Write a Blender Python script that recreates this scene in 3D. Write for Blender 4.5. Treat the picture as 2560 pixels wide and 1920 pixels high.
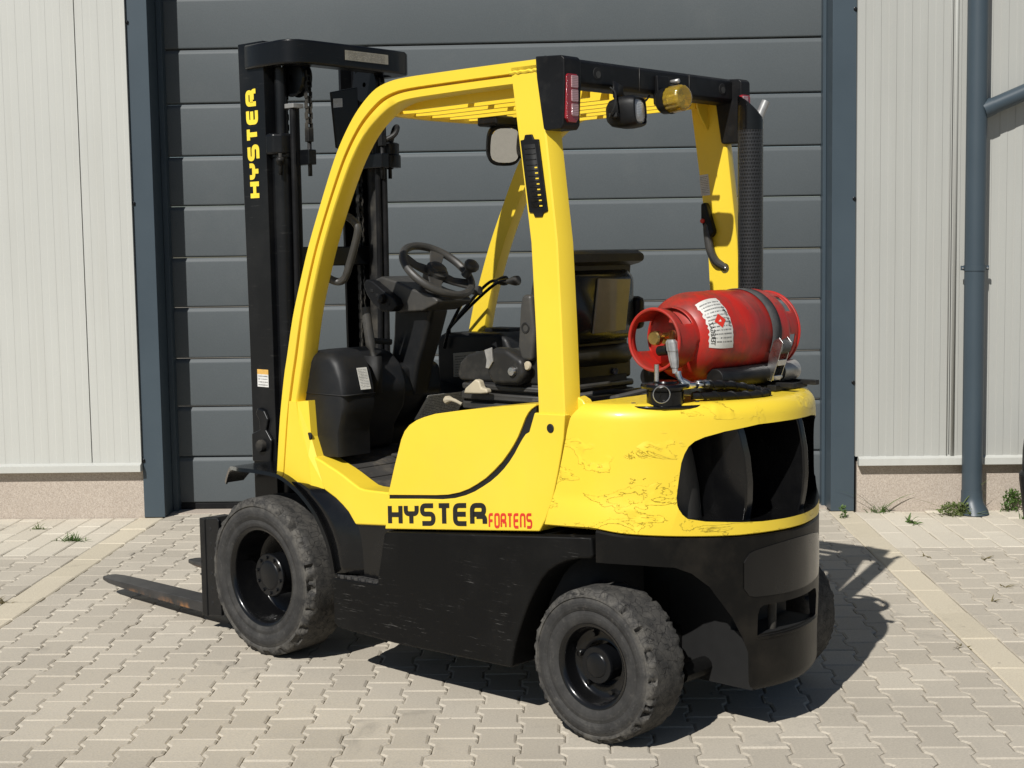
import bpy, bmesh, math, random
from math import sin, cos, pi, radians, sqrt, atan2, hypot
from mathutils import Vector, Matrix

for o in list(bpy.data.objects):
    bpy.data.objects.remove(o, do_unlink=True)
scene = bpy.context.scene
COL = scene.collection
random.seed(7)

# ------------------------------------------------------------------ camera
CAM_H, YAW, PITCH, ROLL, FPX = 1.5493, -0.0339, 0.0901, -0.0152, 3674.8
cam_d = bpy.data.cameras.new('camera')
cam = bpy.data.objects.new('camera', cam_d)
COL.objects.link(cam)
fwd = Vector((sin(YAW)*cos(PITCH), cos(YAW)*cos(PITCH), -sin(PITCH)))
rgt = Vector((cos(YAW), -sin(YAW), 0.0))
upv = rgt.cross(fwd)
r2 = cos(ROLL)*rgt + sin(ROLL)*upv
u2 = -sin(ROLL)*rgt + cos(ROLL)*upv
mw = Matrix.Identity(4)
for i in range(3):
    mw[i][0] = r2[i]; mw[i][1] = u2[i]; mw[i][2] = -fwd[i]
mw[0][3], mw[1][3], mw[2][3] = 0.0, 0.0, CAM_H
cam.matrix_world = mw
cam_d.sensor_width = 36.0
cam_d.lens = FPX/2560*36.0
cam_d.clip_start = 0.05
cam_d.clip_end = 2000
scene.camera = cam

# ------------------------------------------------------------------ world, sun, exposure
SHADOW = Vector((0.458, 0.975, -1.0))          # where a shadow goes per metre of height
to_sun = -SHADOW.normalized()
elev = math.asin(to_sun.z)
azim = atan2(to_sun.x, to_sun.y)
world = bpy.data.worlds.new('World')
scene.world = world
world.use_nodes = True
wn = world.node_tree
bg = wn.nodes['Background']
sky = wn.nodes.new('ShaderNodeTexSky')
sky.sky_type = 'NISHITA'
sky.sun_disc = False
sky.sun_elevation = elev
sky.sun_rotation = azim
sky.altitude = 100
sky.air_density = 0.85
sky.dust_density = 0.3
wn.links.new(sky.outputs[0], bg.inputs[0])
bg.inputs[1].default_value = 0.05
sun_d = bpy.data.lights.new('sun', 'SUN')
sun_d.energy = 5.0
sun_d.angle = radians(0.53)
sun_d.color = (1.0, 0.972, 0.925)
sun = bpy.data.objects.new('sun', sun_d)
COL.objects.link(sun)
sun.rotation_euler = SHADOW.to_track_quat('-Z', 'Y').to_euler()
sun.location = (-4, -6, 9)
vs = scene.view_settings
vs.view_transform = 'Standard'
vs.look = 'None'
vs.exposure = 0.0
vs.gamma = 1.0
vs.use_curve_mapping = False
scene.render.resolution_x = 1024
scene.render.resolution_y = 768

# ------------------------------------------------------------------ material helpers
class NT:
    def __init__(s, name):
        s.m = bpy.data.materials.new(name)
        s.m.use_nodes = True
        s.t = s.m.node_tree
        s.b = s.t.nodes['Principled BSDF']
        s.out = s.t.nodes['Material Output']
    def n(s, typ, **kw):
        nd = s.t.nodes.new(typ)
        for k, v in kw.items():
            setattr(nd, k, v)
        return nd
    def l(s, a, b):
        s.t.links.new(a, b)
    def coord(s, kind='Object', scale=None):
        c = s.n('ShaderNodeTexCoord')
        o = c.outputs[kind]
        if scale is None:
            return o
        m = s.n('ShaderNodeMapping')
        m.inputs['Scale'].default_value = scale
        s.l(o, m.inputs[0])
        return m.outputs[0]
    def noise(s, vec, scale, detail=4, rough=0.55, dist=0.0):
        n = s.n('ShaderNodeTexNoise')
        n.inputs['Scale'].default_value = scale
        n.inputs['Detail'].default_value = detail
        n.inputs['Roughness'].default_value = rough
        n.inputs['Distortion'].default_value = dist
        if vec is not None:
            s.l(vec, n.inputs['Vector'])
        return n.outputs['Fac']
    def ramp(s, fac, stops):
        r = s.n('ShaderNodeValToRGB')
        el = r.color_ramp.elements
        while len(el) > 1:
            el.remove(el[-1])
        el[0].position = stops[0][0]
        el[0].color = tuple(stops[0][1]) + (1,) if len(stops[0][1]) == 3 else stops[0][1]
        for p, c in stops[1:]:
            e = el.new(p)
            e.color = tuple(c) + (1,) if len(c) == 3 else c
        s.l(fac, r.inputs[0])
        return r.outputs[0]
    def mix(s, fac, a, b, mode='MIX'):
        m = s.n('ShaderNodeMixRGB', blend_type=mode)
        for inp, v in ((m.inputs[0], fac), (m.inputs[1], a), (m.inputs[2], b)):
            if hasattr(v, 'node'):
                s.l(v, inp)
            elif isinstance(v, (int, float)):
                inp.default_value = v
            else:
                inp.default_value = tuple(v) + (1,) if len(v) == 3 else v
        return m.outputs[0]
    def math(s, op, a, b=None, c=None):
        m = s.n('ShaderNodeMath', operation=op)
        for i, v in enumerate((a, b, c)):
            if v is None:
                continue
            if hasattr(v, 'node'):
                s.l(v, m.inputs[i])
            else:
                m.inputs[i].default_value = v
        return m.outputs[0]
    def bump(s, h, strength=0.3, dist=0.01, normal=None):
        b = s.n('ShaderNodeBump')
        b.inputs['Strength'].default_value = strength
        b.inputs['Distance'].default_value = dist
        s.l(h, b.inputs['Height'])
        if normal is not None:
            s.l(normal, b.inputs['Normal'])
        return b.outputs[0]
    def set(s, **kw):
        names = dict(base='Base Color', rough='Roughness', metal='Metallic', spec='Specular IOR Level',
                     coat='Coat Weight', coatr='Coat Roughness', trans='Transmission Weight', ior='IOR',
                     normal='Normal', alpha='Alpha', sss='Subsurface Weight')
        for k, v in kw.items():
            i = s.b.inputs[names[k]]
            if hasattr(v, 'node'):
                s.l(v, i)
            elif isinstance(v, (int, float)):
                i.default_value = v
            else:
                i.default_value = tuple(v) + (1,) if len(v) == 3 else v
        return s.m

GREY = lambda v: (v, v, v)

def m_simple(name, base, rough=0.5, metal=0.0, var=0.12, scale=6.0, bump=0.0, bscale=300, coat=0.0, dust=None, dustamt=0.5, spec=0.5):
    t = NT(name)
    v = t.coord()
    n = t.noise(v, scale, 5)
    lo = tuple(max(0, c*(1-var)) for c in base)
    hi = tuple(min(1, c*(1+var)) for c in base)
    col = t.ramp(n, [(0.3, lo), (0.7, hi)])
    if dust:
        dn = t.noise(v, scale*2.3, 6, 0.65)
        f = t.ramp(dn, [(0.5, GREY(0)), (0.72, GREY(dustamt))])
        col = t.mix(f, col, dust)
    rn = t.noise(v, scale*3, 4)
    rr = t.math('MULTIPLY_ADD', rn, 0.25, rough-0.125)
    kw = dict(base=col, rough=rr, metal=metal, coat=coat, spec=spec)
    if bump:
        kw['normal'] = t.bump(t.noise(v, bscale, 3), bump, 0.002)
    return t.set(**kw)

def m_yellow(name, chips=False):
    t = NT(name)
    v = t.coord()
    n = t.noise(v, 3.0, 5)
    col = t.ramp(n, [(0.3, (0.79, 0.568, 0.036)), (0.7, (0.83, 0.605, 0.045))])
    sp = t.noise(t.coord(scale=(1.0, 1.0, 2.2)), 34.0, 8, 0.75)
    d = t.ramp(sp, [(0.672, GREY(0)), (0.71, GREY(0.5))])
    lng = t.noise(t.coord(scale=(1.0, 1.0, 30.0)), 3.2, 8, 0.72)
    ln2 = t.math('MULTIPLY', t.ramp(lng, [(0.655, GREY(0)), (0.675, GREY(0.35)), (0.70, GREY(0))]), t.ramp(t.noise(v, 5, 3), [(0.5, GREY(0)), (0.6, GREY(1))]))
    col = t.mix(ln2, col, (0.48, 0.34, 0.03))
    soil = t.noise(v, 1.7, 6, 0.6)
    col = t.mix(t.ramp(soil, [(0.5, GREY(0)), (0.75, GREY(0.16))]), col, (0.55, 0.42, 0.12))
    col = t.mix(d, col, (0.36, 0.24, 0.02))
    rough = t.math('MULTIPLY_ADD', t.noise(v, 9, 3), 0.15, 0.33)
    orange = t.noise(v, 260, 2)
    nb = t.bump(orange, 0.05, 0.002)
    if chips:
        # a fresh coat over old flaked paint: terraces with thin crisp rims
        w = t.noise(t.coord(scale=(0.8, 0.8, 1.9)), 7.5, 9, 0.58, 0.5)
        region = t.ramp(t.noise(v, 4.2, 3), [(0.42, GREY(0)), (0.55, GREY(1))])
        step = t.ramp(w, [(0.50, GREY(0)), (0.508, GREY(1)), (0.585, GREY(1)), (0.593, GREY(0.35))])
        h = t.mix(region, GREY(0), step)
        nb = t.bump(h, 0.9, 0.006, nb)
        e1 = t.ramp(w, [(0.494, GREY(0)), (0.502, GREY(1)), (0.511, GREY(0))])
        e2 = t.mix(region, GREY(0), e1)
        e3 = t.math('MULTIPLY', e2, t.ramp(t.noise(v, 23, 3), [(0.48, GREY(0)), (0.60, GREY(0.05))]))
        col = t.mix(e3, col, (0.46, 0.33, 0.035))
    return t.set(base=col, rough=rough, coat=0.22, coatr=0.14, normal=nb, spec=0.4)

def m_black(name, base=(0.010, 0.0105, 0.012), rough=0.38, dust=(0.085, 0.08, 0.07), amt=0.35, scratch=0.0, coat=0.2, lumps=0.0, spec=0.25):
    t = NT(name)
    v = t.coord()
    dn = t.noise(v, 4.5, 8, 0.62)
    f = t.ramp(dn, [(0.48, GREY(0)), (0.75, GREY(amt))])
    col = t.mix(f, base, dust)
    if scratch:
        s1 = t.noise(t.coord(scale=(3.0, 3.0, 46.0)), 4.0, 9, 0.72)
        f2 = t.ramp(s1, [(0.60, GREY(0)), (0.68, GREY(scratch))])
        g = t.ramp(t.noise(v, 6, 4), [(0.44, GREY(0)), (0.6, GREY(1))])
        col = t.mix(t.math('MULTIPLY', f2, g), col, (0.16, 0.155, 0.145))
    rough_s = t.math('MULTIPLY_ADD', dn, 0.3, rough-0.14)
    h = t.noise(v, 160, 3)
    kw = dict(base=col, rough=rough_s, coat=coat, coatr=0.12, spec=spec, normal=t.bump(h, 0.06, 0.002))
    if lumps:
        kw['normal'] = t.bump(t.noise(v, 18, 5), lumps, 0.006, kw['normal'])
    return t.set(**kw)

def m_rubber(name, R):
    t = NT(name)
    v = t.coord()
    g = t.n('ShaderNodeTexCoord')
    sep = t.n('ShaderNodeSeparateXYZ')
    t.l(g.outputs['Object'], sep.inputs[0])
    r = t.math('SQRT', t.math('ADD', t.math('POWER', sep.outputs[0], 2.0), t.math('POWER', sep.outputs[2], 2.0)))
    n1 = t.noise(v, 14, 8, 0.68)
    n2 = t.noise(v, 60, 6, 0.7)
    base = t.ramp(n1, [(0.3, (0.022, 0.0215, 0.021)), (0.55, (0.040, 0.0388, 0.037)), (0.75, (0.068, 0.065, 0.060))])
    base = t.mix(t.ramp(n2, [(0.56, GREY(0)), (0.76, GREY(0.45))]), base, (0.13, 0.122, 0.108))
    rn_ = t.math('DIVIDE', r, R)
    band = t.ramp(rn_, [(0.84, GREY(0)), (0.90, GREY(1)), (0.985, GREY(1)), (1.0, GREY(0.55))])
    dusty = t.math('MULTIPLY', band, t.ramp(t.noise(v, 26, 8, 0.7), [(0.40, GREY(0)), (0.62, GREY(0.8))]))
    base = t.mix(dusty, base, (0.118, 0.110, 0.096))
    lines = t.math('SINE', t.math('MULTIPLY', rn_, 150.0))
    ringm = t.math('MULTIPLY', t.ramp(rn_, [(0.63, GREY(0)), (0.66, GREY(1)), (0.84, GREY(1)), (0.86, GREY(0))]), lines)
    ang_ = t.math('ARCTAN2', sep.outputs[2], sep.outputs[0])
    cmb = t.n('ShaderNodeCombineXYZ'); t.l(t.math('MULTIPLY', ang_, 16.0), cmb.inputs[0]); t.l(t.math('MULTIPLY', rn_, 40.0), cmb.inputs[1])
    em = t.noise(cmb.outputs[0], 1.6, 1, 0.4)
    emb = t.math('MULTIPLY', t.ramp(em, [(0.50, GREY(0)), (0.53, GREY(1))]), t.ramp(rn_, [(0.765, GREY(0)), (0.775, GREY(1)), (0.835, GREY(1)), (0.845, GREY(0))]))
    emb = t.math('MULTIPLY', emb, t.ramp(t.noise(v, 3.0, 1), [(0.46, GREY(0)), (0.5, GREY(1))]))
    crack = t.n('ShaderNodeTexVoronoi', feature='DISTANCE_TO_EDGE')
    crack.inputs['Scale'].default_value = 34
    wv = t.n('ShaderNodeVectorMath', operation='ADD')
    t.l(v, wv.inputs[0])
    nn = t.n('ShaderNodeTexNoise'); nn.inputs['Scale'].default_value = 22; t.l(v, nn.inputs['Vector'])
    sc = t.n('ShaderNodeVectorMath', operation='SCALE'); sc.inputs['Scale'].default_value = 0.035
    t.l(nn.outputs['Color'], sc.inputs[0]); t.l(sc.outputs[0], wv.inputs[1])
    t.l(wv.outputs[0], crack.inputs['Vector'])
    cr = t.ramp(crack.outputs['Distance'], [(0.0, GREY(0)), (0.035, GREY(1))])
    att = t.n('ShaderNodeAttribute', attribute_name='wear')
    crm = t.mix(att.outputs['Fac'], GREY(1), cr)
    base = t.mix(t.math('MULTIPLY', t.math('SUBTRACT', 1.0, crm), 0.7), base, (0.012, 0.012, 0.012))
    nb = t.bump(t.noise(v, 120, 5, 0.7), 0.35, 0.004)
    nb = t.bump(crm, 0.5, 0.006, nb)
    nb = t.bump(ringm, 0.12, 0.004, nb)
    nb = t.bump(emb, 0.5, 0.004, nb)
    return t.set(base=base, rough=0.82, spec=0.25, normal=nb)

M = {}
M['yellow'] = m_yellow('yellow_paint')
M['yellow_chip'] = m_yellow('yellow_repainted_over_chips', True)
M['groove'] = m_simple('ochre_groove_shade_dirt', (0.62, 0.36, 0.012), 0.4)  # shade and dirt of the guard's groove, put into an ochre colour
M['black'] = m_black('gloss_black_paint', base=(0.0035, 0.0036, 0.004), dust=(0.05, 0.047, 0.042), amt=0.09, coat=0.35, rough=0.24)
M['satin'] = m_black('satin_black_paint', base=(0.0042, 0.0042, 0.0042), rough=0.5, scratch=0.6, amt=0.06, coat=0.0, spec=0.14)
M['cw_black'] = m_black('dusty_black_counterweight', base=(0.0038, 0.0036, 0.0033), rough=0.42, dust=(0.07, 0.058, 0.043), amt=0.24, coat=0.05, lumps=0.14, spec=0.18)
M['mast'] = m_black('mast_black', base=(0.0045, 0.005, 0.006), rough=0.32, dust=(0.06,0.058,0.054), amt=0.12, scratch=0.22, coat=0.12)
M['mast_dust'] = m_black('mast_dusty', base=(0.012, 0.012, 0.012), rough=0.5, dust=(0.14, 0.125, 0.10), amt=0.7, coat=0.0)
M['plastic'] = m_simple('dark_grey_plastic', (0.0105, 0.011, 0.0118), 0.46, var=0.25, bump=0.12, bscale=420, dust=(0.07, 0.064, 0.055), dustamt=0.10, spec=0.3)
M['plastic_lt'] = m_simple('worn_grey_plastic', (0.040, 0.0385, 0.0355), 0.48, var=0.2, bump=0.1, bscale=400, dust=(0.14, 0.125, 0.1), dustamt=0.2)
M['bumper_plastic'] = m_simple('black_textured_plastic', (0.0068, 0.007, 0.0078), 0.46, var=0.3, bump=0.15, bscale=500, dust=(0.10, 0.095, 0.085), dustamt=0.10, spec=0.22)
M['rubber_front'] = m_rubber('front_tyre_rubber', .3085)
M['rubber_rear'] = m_rubber('rear_tyre_rubber', .2465)
M['mat'] = m_simple('dusty_floor_mat', (0.032, 0.030, 0.028), 0.8, var=0.2, dust=(0.17, 0.145, 0.11), dustamt=0.6, scale=5, bump=0.3, bscale=120)
M['seat'] = m_simple('dusty_seat_vinyl', (0.020, 0.0195, 0.0185), 0.42, var=0.2, dust=(0.13, 0.12, 0.1), dustamt=0.2, bump=0.08, bscale=300, spec=0.3)
M['pouch'] = m_simple('brown_clear_pouch', (0.235, 0.2, 0.135), 0.38, var=0.18, scale=9, coat=0.5)
M['beige'] = m_simple('beige_plastic', (0.42, 0.37, 0.27), 0.5, var=0.15, dust=(0.2, 0.17, 0.12))
M['steel'] = m_simple('zinc_steel', (0.62, 0.62, 0.61), 0.3, metal=1.0, var=0.12, scale=30)
M['grip'] = m_simple('silver_fitting', (0.42, 0.41, 0.39), 0.42, metal=0.6, var=0.2, scale=30)
M['regmetal'] = m_simple('grey_cast_alloy', (0.30, 0.30, 0.295), 0.45, metal=0.35, var=0.2, scale=40)
M['brass'] = m_simple('brass', (0.52, 0.36, 0.13), 0.32, metal=1.0, var=0.2, scale=40)
M['hole'] = m_simple('dark_hole', (0.004, 0.004, 0.004), 0.7)
M['letter_black'] = m_simple('black_lettering', (0.010, 0.0095, 0.009), 0.4)
M['letter_red'] = m_simple('red_lettering', (0.62, 0.035, 0.018), 0.4)
M['letter_yellow'] = m_simple('yellow_lettering', (0.86, 0.65, 0.05), 0.4)

def m_red():
    t = NT('worn_red_cylinder_paint')
    v = t.coord()
    n = t.noise(v, 5, 5)
    col = t.ramp(n, [(0.3, (0.37, 0.016, 0.011)), (0.7, (0.45, 0.024, 0.015))])
    d = t.noise(t.coord(scale=(1, 2.2, 1)), 9, 9, 0.68)
    col = t.mix(t.ramp(d, [(0.46, GREY(0)), (0.68, GREY(0.8))]), col, (0.19, 0.04, 0.028))
    s = t.noise(t.coord(scale=(1, 1, 1)), 28, 7, 0.75)
    col = t.mix(t.ramp(s, [(0.60, GREY(0)), (0.70, GREY(0.75))]), col, (0.08, 0.045, 0.04))
    g2 = t.noise(t.coord(scale=(1, 1, 1)), 6, 6, 0.65)
    col = t.mix(t.ramp(g2, [(0.52, GREY(0)), (0.68, GREY(0.6))]), col, (0.11, 0.03, 0.025))
    return t.set(base=col, rough=t.math('MULTIPLY_ADD', d, 0.35, 0.25), spec=0.4, normal=t.bump(s, 0.06, 0.003))
M['red'] = m_red()

def m_strap():
    t = NT('grey_webbing')
    v = t.coord()
    w = t.n('ShaderNodeTexWave', bands_direction='Y')
    w.inputs['Scale'].default_value = 120
    t.l(v, w.inputs['Vector'])
    n = t.noise(v, 30, 5)
    col = t.ramp(n, [(0.3, (0.035, 0.036, 0.037)), (0.7, (0.075, 0.074, 0.072))])
    return t.set(base=col, rough=0.8, normal=t.bump(w.outputs['Fac'], 0.2, 0.002))
M['strap'] = m_strap()

def m_fork():
    t = NT('worn_fork_steel')
    v = t.coord()
    n = t.noise(v, 7, 8, 0.65)
    col = t.ramp(n, [(0.35, (0.020, 0.0195, 0.019)), (0.65, (0.045, 0.042, 0.04))])
    sep = t.n('ShaderNodeSeparateXYZ'); t.l(v, sep.inputs[0])
    low = t.ramp(sep.outputs[2], [(0.050, GREY(1)), (0.078, GREY(0))])
    rn = t.ramp(t.noise(t.coord(scale=(1, 1, 0.6)), 13, 6, 0.6), [(0.50, GREY(0)), (0.62, GREY(.8))])
    col = t.mix(t.math('MULTIPLY', low, rn), col, (0.33, 0.15, 0.05))
    return t.set(base=col, rough=0.52, normal=t.bump(n, 0.15, 0.004))
M['fork'] = m_fork()

def m_perf():
    t = NT('perforated_black_guard')
    c = t.n('ShaderNodeTexCoord')
    sep = t.n('ShaderNodeSeparateXYZ')
    t.l(c.outputs['Object'], sep.inputs[0])
    ang = t.math('ARCTAN2', sep.outputs[1], sep.outputs[0])
    u = t.math('MULTIPLY', ang, 28/(2*pi))
    vv = t.math('MULTIPLY', sep.outputs[2], 1/0.0125)
    row = t.math('MODULO', t.math('FLOOR', vv), 2.0)
    fu = t.math('SUBTRACT', t.math('FRACT', t.math('ADD', t.math('ADD', u, 100.0), t.math('MULTIPLY', row, 0.5))), 0.5)
    fv = t.math('SUBTRACT', t.math('FRACT', vv), 0.5)
    d = t.math('SQRT', t.math('ADD', t.math('POWER', fu, 2.0), t.math('POWER', t.math('MULTIPLY', fv, 1.15), 2.0)))
    mask = t.ramp(d, [(0.30, GREY(0)), (0.36, GREY(1))])
    col = t.mix(mask, (0.001, 0.001, 0.001), (0.020, 0.0205, 0.022))
    return t.set(base=col, rough=0.36, normal=t.bump(mask, 0.8, 0.004))
M['perf'] = m_perf()

def m_lens(name, col, rough=0.12, scale=(0, 0, 0)):
    t = NT(name)
    w = t.n('ShaderNodeTexWave', bands_direction='Z')
    w.inputs['Scale'].default_value = 60
    t.l(t.coord(), w.inputs['Vector'])
    return t.set(base=col, rough=rough, coat=0.8, coatr=0.05, normal=t.bump(w.outputs['Fac'], 0.35, 0.003), spec=0.7)
M['lens_red'] = m_lens('red_tail_lens', (0.27, 0.010, 0.016))
M['lens_white'] = m_lens('white_tail_lens', (0.40, 0.235, 0.245))
M['lens_clear'] = m_lens('clear_work_lens', (0.42, 0.43, 0.44))
def m_amber():
    t = NT('amber_beacon_lens')
    w = t.n('ShaderNodeTexWave', bands_direction='X')
    w.inputs['Scale'].default_value = 40
    t.l(t.coord(), w.inputs['Vector'])
    return t.set(base=(0.78, 0.52, 0.06), rough=0.1, trans=0.72, ior=1.3, coat=0.7, coatr=0.06)
M['amber'] = m_amber()
def m_mirror():
    t = NT('mirror_glass')
    return t.set(base=(0.82, 0.83, 0.82), rough=0.03, metal=1.0)
M['mirror'] = m_mirror()

def m_print(name, paper, ink=(0.05, 0.05, 0.05), rows=14, head=None, dirt=0.25, axis_u=0, axis_v=2, org=(0, 0), size=(1, 1)):
    """printed decal: lines of small print; flat print belongs in the material. Uses Generated coordinates."""
    t = NT(name)
    c = t.n('ShaderNodeTexCoord')
    uvn = t.n('ShaderNodeUVMap')
    sep = t.n('ShaderNodeSeparateXYZ'); t.l(uvn.outputs[0], sep.inputs[0])
    u, v = sep.outputs[0], sep.outputs[1]
    fv = t.math('FRACT', t.math('MULTIPLY', v, rows))
    line = t.math('MULTIPLY', t.math('GREATER_THAN', fv, 0.45), t.math('LESS_THAN', fv, 0.85))
    mp = t.n('ShaderNodeCombineXYZ')
    t.l(t.math('MULTIPLY', u, 26.0), mp.inputs[0]); t.l(t.math('FLOOR', t.math('MULTIPLY', v, rows)), mp.inputs[1])
    wn_ = t.noise(mp.outputs[0], 1.3, 2)
    word = t.math('GREATER_THAN', wn_, 0.44)
    marg = t.math('MULTIPLY', t.math('MULTIPLY', t.math('GREATER_THAN', u, 0.07), t.math('LESS_THAN', u, 0.93)),
                  t.math('MULTIPLY', t.math('GREATER_THAN', v, 0.06), t.math('LESS_THAN', v, 0.94)))
    f = t.math('MULTIPLY', t.math('MULTIPLY', line, word), t.math('MULTIPLY', marg, 0.75))
    col = t.mix(f, paper, ink)
    if head:
        lo, hcol = head
        hf = t.math('GREATER_THAN', v, lo)
        col = t.mix(hf, col, hcol)
    dn = t.noise(t.coord(), 40, 5)
    col = t.mix(t.ramp(dn, [(0.45, GREY(0)), (0.75, GREY(dirt))]), col, (0.12, 0.105, 0.08))
    return t.set(base=col, rough=0.45)
M['print_white'] = m_print('white_print', (0.66, 0.65, 0.60))
M['print_grey'] = m_print('grey_print', (0.30, 0.285, 0.24), rows=10, dirt=0.5)
M['print_warn'] = m_print('warning_print', (0.70, 0.69, 0.66), rows=6, head=(0.72, (0.72, 0.42, 0.10)))
M['print_tan'] = m_print('tan_print', (0.34, 0.315, 0.25), rows=9, dirt=0.4)
M['print_silver'] = m_print('silver_print', (0.52, 0.53, 0.54), rows=12, dirt=0.2)
M['print_green'] = m_simple('green_print', (0.03, 0.13, 0.11), 0.5)

# ------------------------------------------------------------------ mesh helpers
class MB:
    def __init__(s):
        s.v = []; s.f = []; s.mi = []; s.cur = 0; s.uv = {}
    def add(s, verts, faces):
        o = len(s.v)
        s.v += [tuple(p) for p in verts]
        for f in faces:
            s.f.append(tuple(i+o for i in f)); s.mi.append(s.cur)
        return s
    def box(s, x0, x1, y0, y1, z0, z1):
        v = [(x, y, z) for x in (x0, x1) for y in (y0, y1) for z in (z0, z1)]
        return s.add(v, [(0,1,3,2),(4,6,7,5),(0,4,5,1),(2,3,7,6),(0,2,6,4),(1,5,7,3)])
    def prism(s, poly, a0, a1, axis='y'):
        """poly in the two other axes (xz for y, yz for x, xy for z)."""
        n = len(poly)
        def pt(p, a):
            if axis == 'y': return (p[0], a, p[1])
            if axis == 'x': return (a, p[0], p[1])
            return (p[0], p[1], a)
        v = [pt(p, a0) for p in poly] + [pt(p, a1) for p in poly]
        f = [tuple(range(n-1, -1, -1)), tuple(range(n, 2*n))]
        f += [(i, (i+1) % n, n+(i+1) % n, n+i) for i in range(n)]
        return s.add(v, f)
    def loft(s, rings, closed=True, cap=True):
        n = len(rings[0]); v = [p for r in rings for p in r]; f = []
        for k in range(len(rings)-1):
            for i in range(n if closed else n-1):
                j = (i+1) % n
                f.append((k*n+i, k*n+j, (k+1)*n+j, (k+1)*n+i))
        if cap and closed:
            f.append(tuple(range(n-1, -1, -1)))
            f.append(tuple(range((len(rings)-1)*n, len(rings)*n)))
        return s.add(v, f)
    def tube(s, path, r, n=10, cap=True, rfun=None):
        path = [Vector(p) for p in path]
        rings = []; prev = None
        for i, p in enumerate(path):
            if i == 0: t = path[1]-p
            elif i == len(path)-1: t = p-path[i-1]
            else: t = (path[i+1]-path[i-1])
            t.normalize()
            if prev is None:
                a = Vector((0, 0, 1)) if abs(t.z) < 0.9 else Vector((1, 0, 0))
                nn = t.cross(a).normalized()
            else:
                nn = (prev - t*prev.dot(t)).normalized()
            prev = nn
            b = t.cross(nn)
            rr = rfun(i) if rfun else r
            rings.append([p + (nn*cos(2*pi*k/n) + b*sin(2*pi*k/n))*rr for k in range(n)])
        return s.loft(rings, True, cap)
    def lathe(s, prof, c, axis='y', n=32, cap=False):
        """prof: list of (radius, offset along axis)."""
        rings = []
        for r, a in prof:
            ring = []
            for k in range(n):
                q = 2*pi*k/n
                if axis == 'y': ring.append((c[0]+r*cos(q), c[1]+a, c[2]+r*sin(q)))
                elif axis == 'x': ring.append((c[0]+a, c[1]+r*cos(q), c[2]+r*sin(q)))
                else: ring.append((c[0]+r*cos(q), c[1]+r*sin(q), c[2]+a))
            rings.append(ring)
        return s.loft(rings, True, cap)
    def ball(s, c, r, n=12, m=8, sc=(1, 1, 1)):
        rings = []
        for j in range(m+1):
            th = pi*j/m
            th = min(max(th, 0.02), pi-0.02)
            rings.append([(c[0]+sc[0]*r*sin(th)*cos(2*pi*k/n), c[1]+sc[1]*r*sin(th)*sin(2*pi*k/n), c[2]+sc[2]*r*cos(th)) for k in range(n)])
        return s.loft(rings, True, True)
    def build(s, name, mats, parent=None, bevel=0.0, seg=2, smooth=True, loc=None, rot=None, angle=30, solid=0.0):
        me = bpy.data.meshes.new(name)
        me.from_pydata(s.v, [], s.f)
        if not isinstance(mats, (list, tuple)):
            mats = [mats]
        for m in mats:
            me.materials.append(M[m] if isinstance(m, str) else m)
        me.polygons.foreach_set('material_index', s.mi)
        bm = bmesh.new(); bm.from_mesh(me)
        bmesh.ops.recalc_face_normals(bm, faces=bm.faces)
        if smooth and not bevel:
            for e in bm.edges:
                if len(e.link_faces) == 2 and e.calc_face_angle(0) > radians(angle):
                    e.smooth = False
        bm.to_mesh(me); bm.free()
        if smooth:
            me.polygons.foreach_set('use_smooth', [True]*len(me.polygons))
        o = bpy.data.objects.new(name, me)
        COL.objects.link(o)
        if parent is not None: o.parent = parent
        if loc is not None: o.location = loc
        if rot is not None: o.rotation_euler = rot
        if solid:
            sm = o.modifiers.new('solid', 'SOLIDIFY'); sm.thickness = solid; sm.offset = -1
        if bevel:
            b = o.modifiers.new('bevel', 'BEVEL'); b.width = bevel; b.segments = seg
            b.limit_method = 'ANGLE'; b.angle_limit = radians(angle); b.harden_normals = True
            b.use_clamp_overlap = True
        return o

def empty(name, loc=(0, 0, 0), rotz=0.0, label=None, cat=None, group=None, parent=None):
    e = bpy.data.objects.new(name, None)
    e.empty_display_size = 0.1
    COL.objects.link(e)
    e.location = loc; e.rotation_euler = (0, 0, rotz)
    if parent is not None: e.parent = parent
    tag(e, label, cat, group)
    return e

def tag(o, label=None, cat=None, group=None, kind=None):
    if label: o['label'] = label
    if cat: o['category'] = cat
    if group: o['group'] = group
    if kind: o['kind'] = kind
    return o

def quad(name, p, mat, parent=None, lift=0.0):
    """flat printed piece p = 4 corners (bl, br, tr, tl) with UVs."""
    me = bpy.data.meshes.new(name)
    P = [Vector(q) for q in p]
    nrm = (P[1]-P[0]).cross(P[3]-P[0]).normalized()
    front = [q + nrm*(lift+0.0008) for q in P]
    back = [q + nrm*lift for q in P]
    me.from_pydata([tuple(q) for q in front+back], [], [(0,1,2,3),(7,6,5,4),(0,4,5,1),(1,5,6,2),(2,6,7,3),(3,7,4,0)])
    uv = me.uv_layers.new(name='UVMap')
    co = [(0,0),(1,0),(1,1),(0,1)]
    for pl in me.polygons:
        for li in pl.loop_indices:
            uv.data[li].uv = co[me.loops[li].vertex_index % 4]
    me.materials.append(M[mat] if isinstance(mat, str) else mat)
    o = bpy.data.objects.new(name, me)
    COL.objects.link(o)
    if parent is not None: o.parent = parent
    return o

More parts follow.
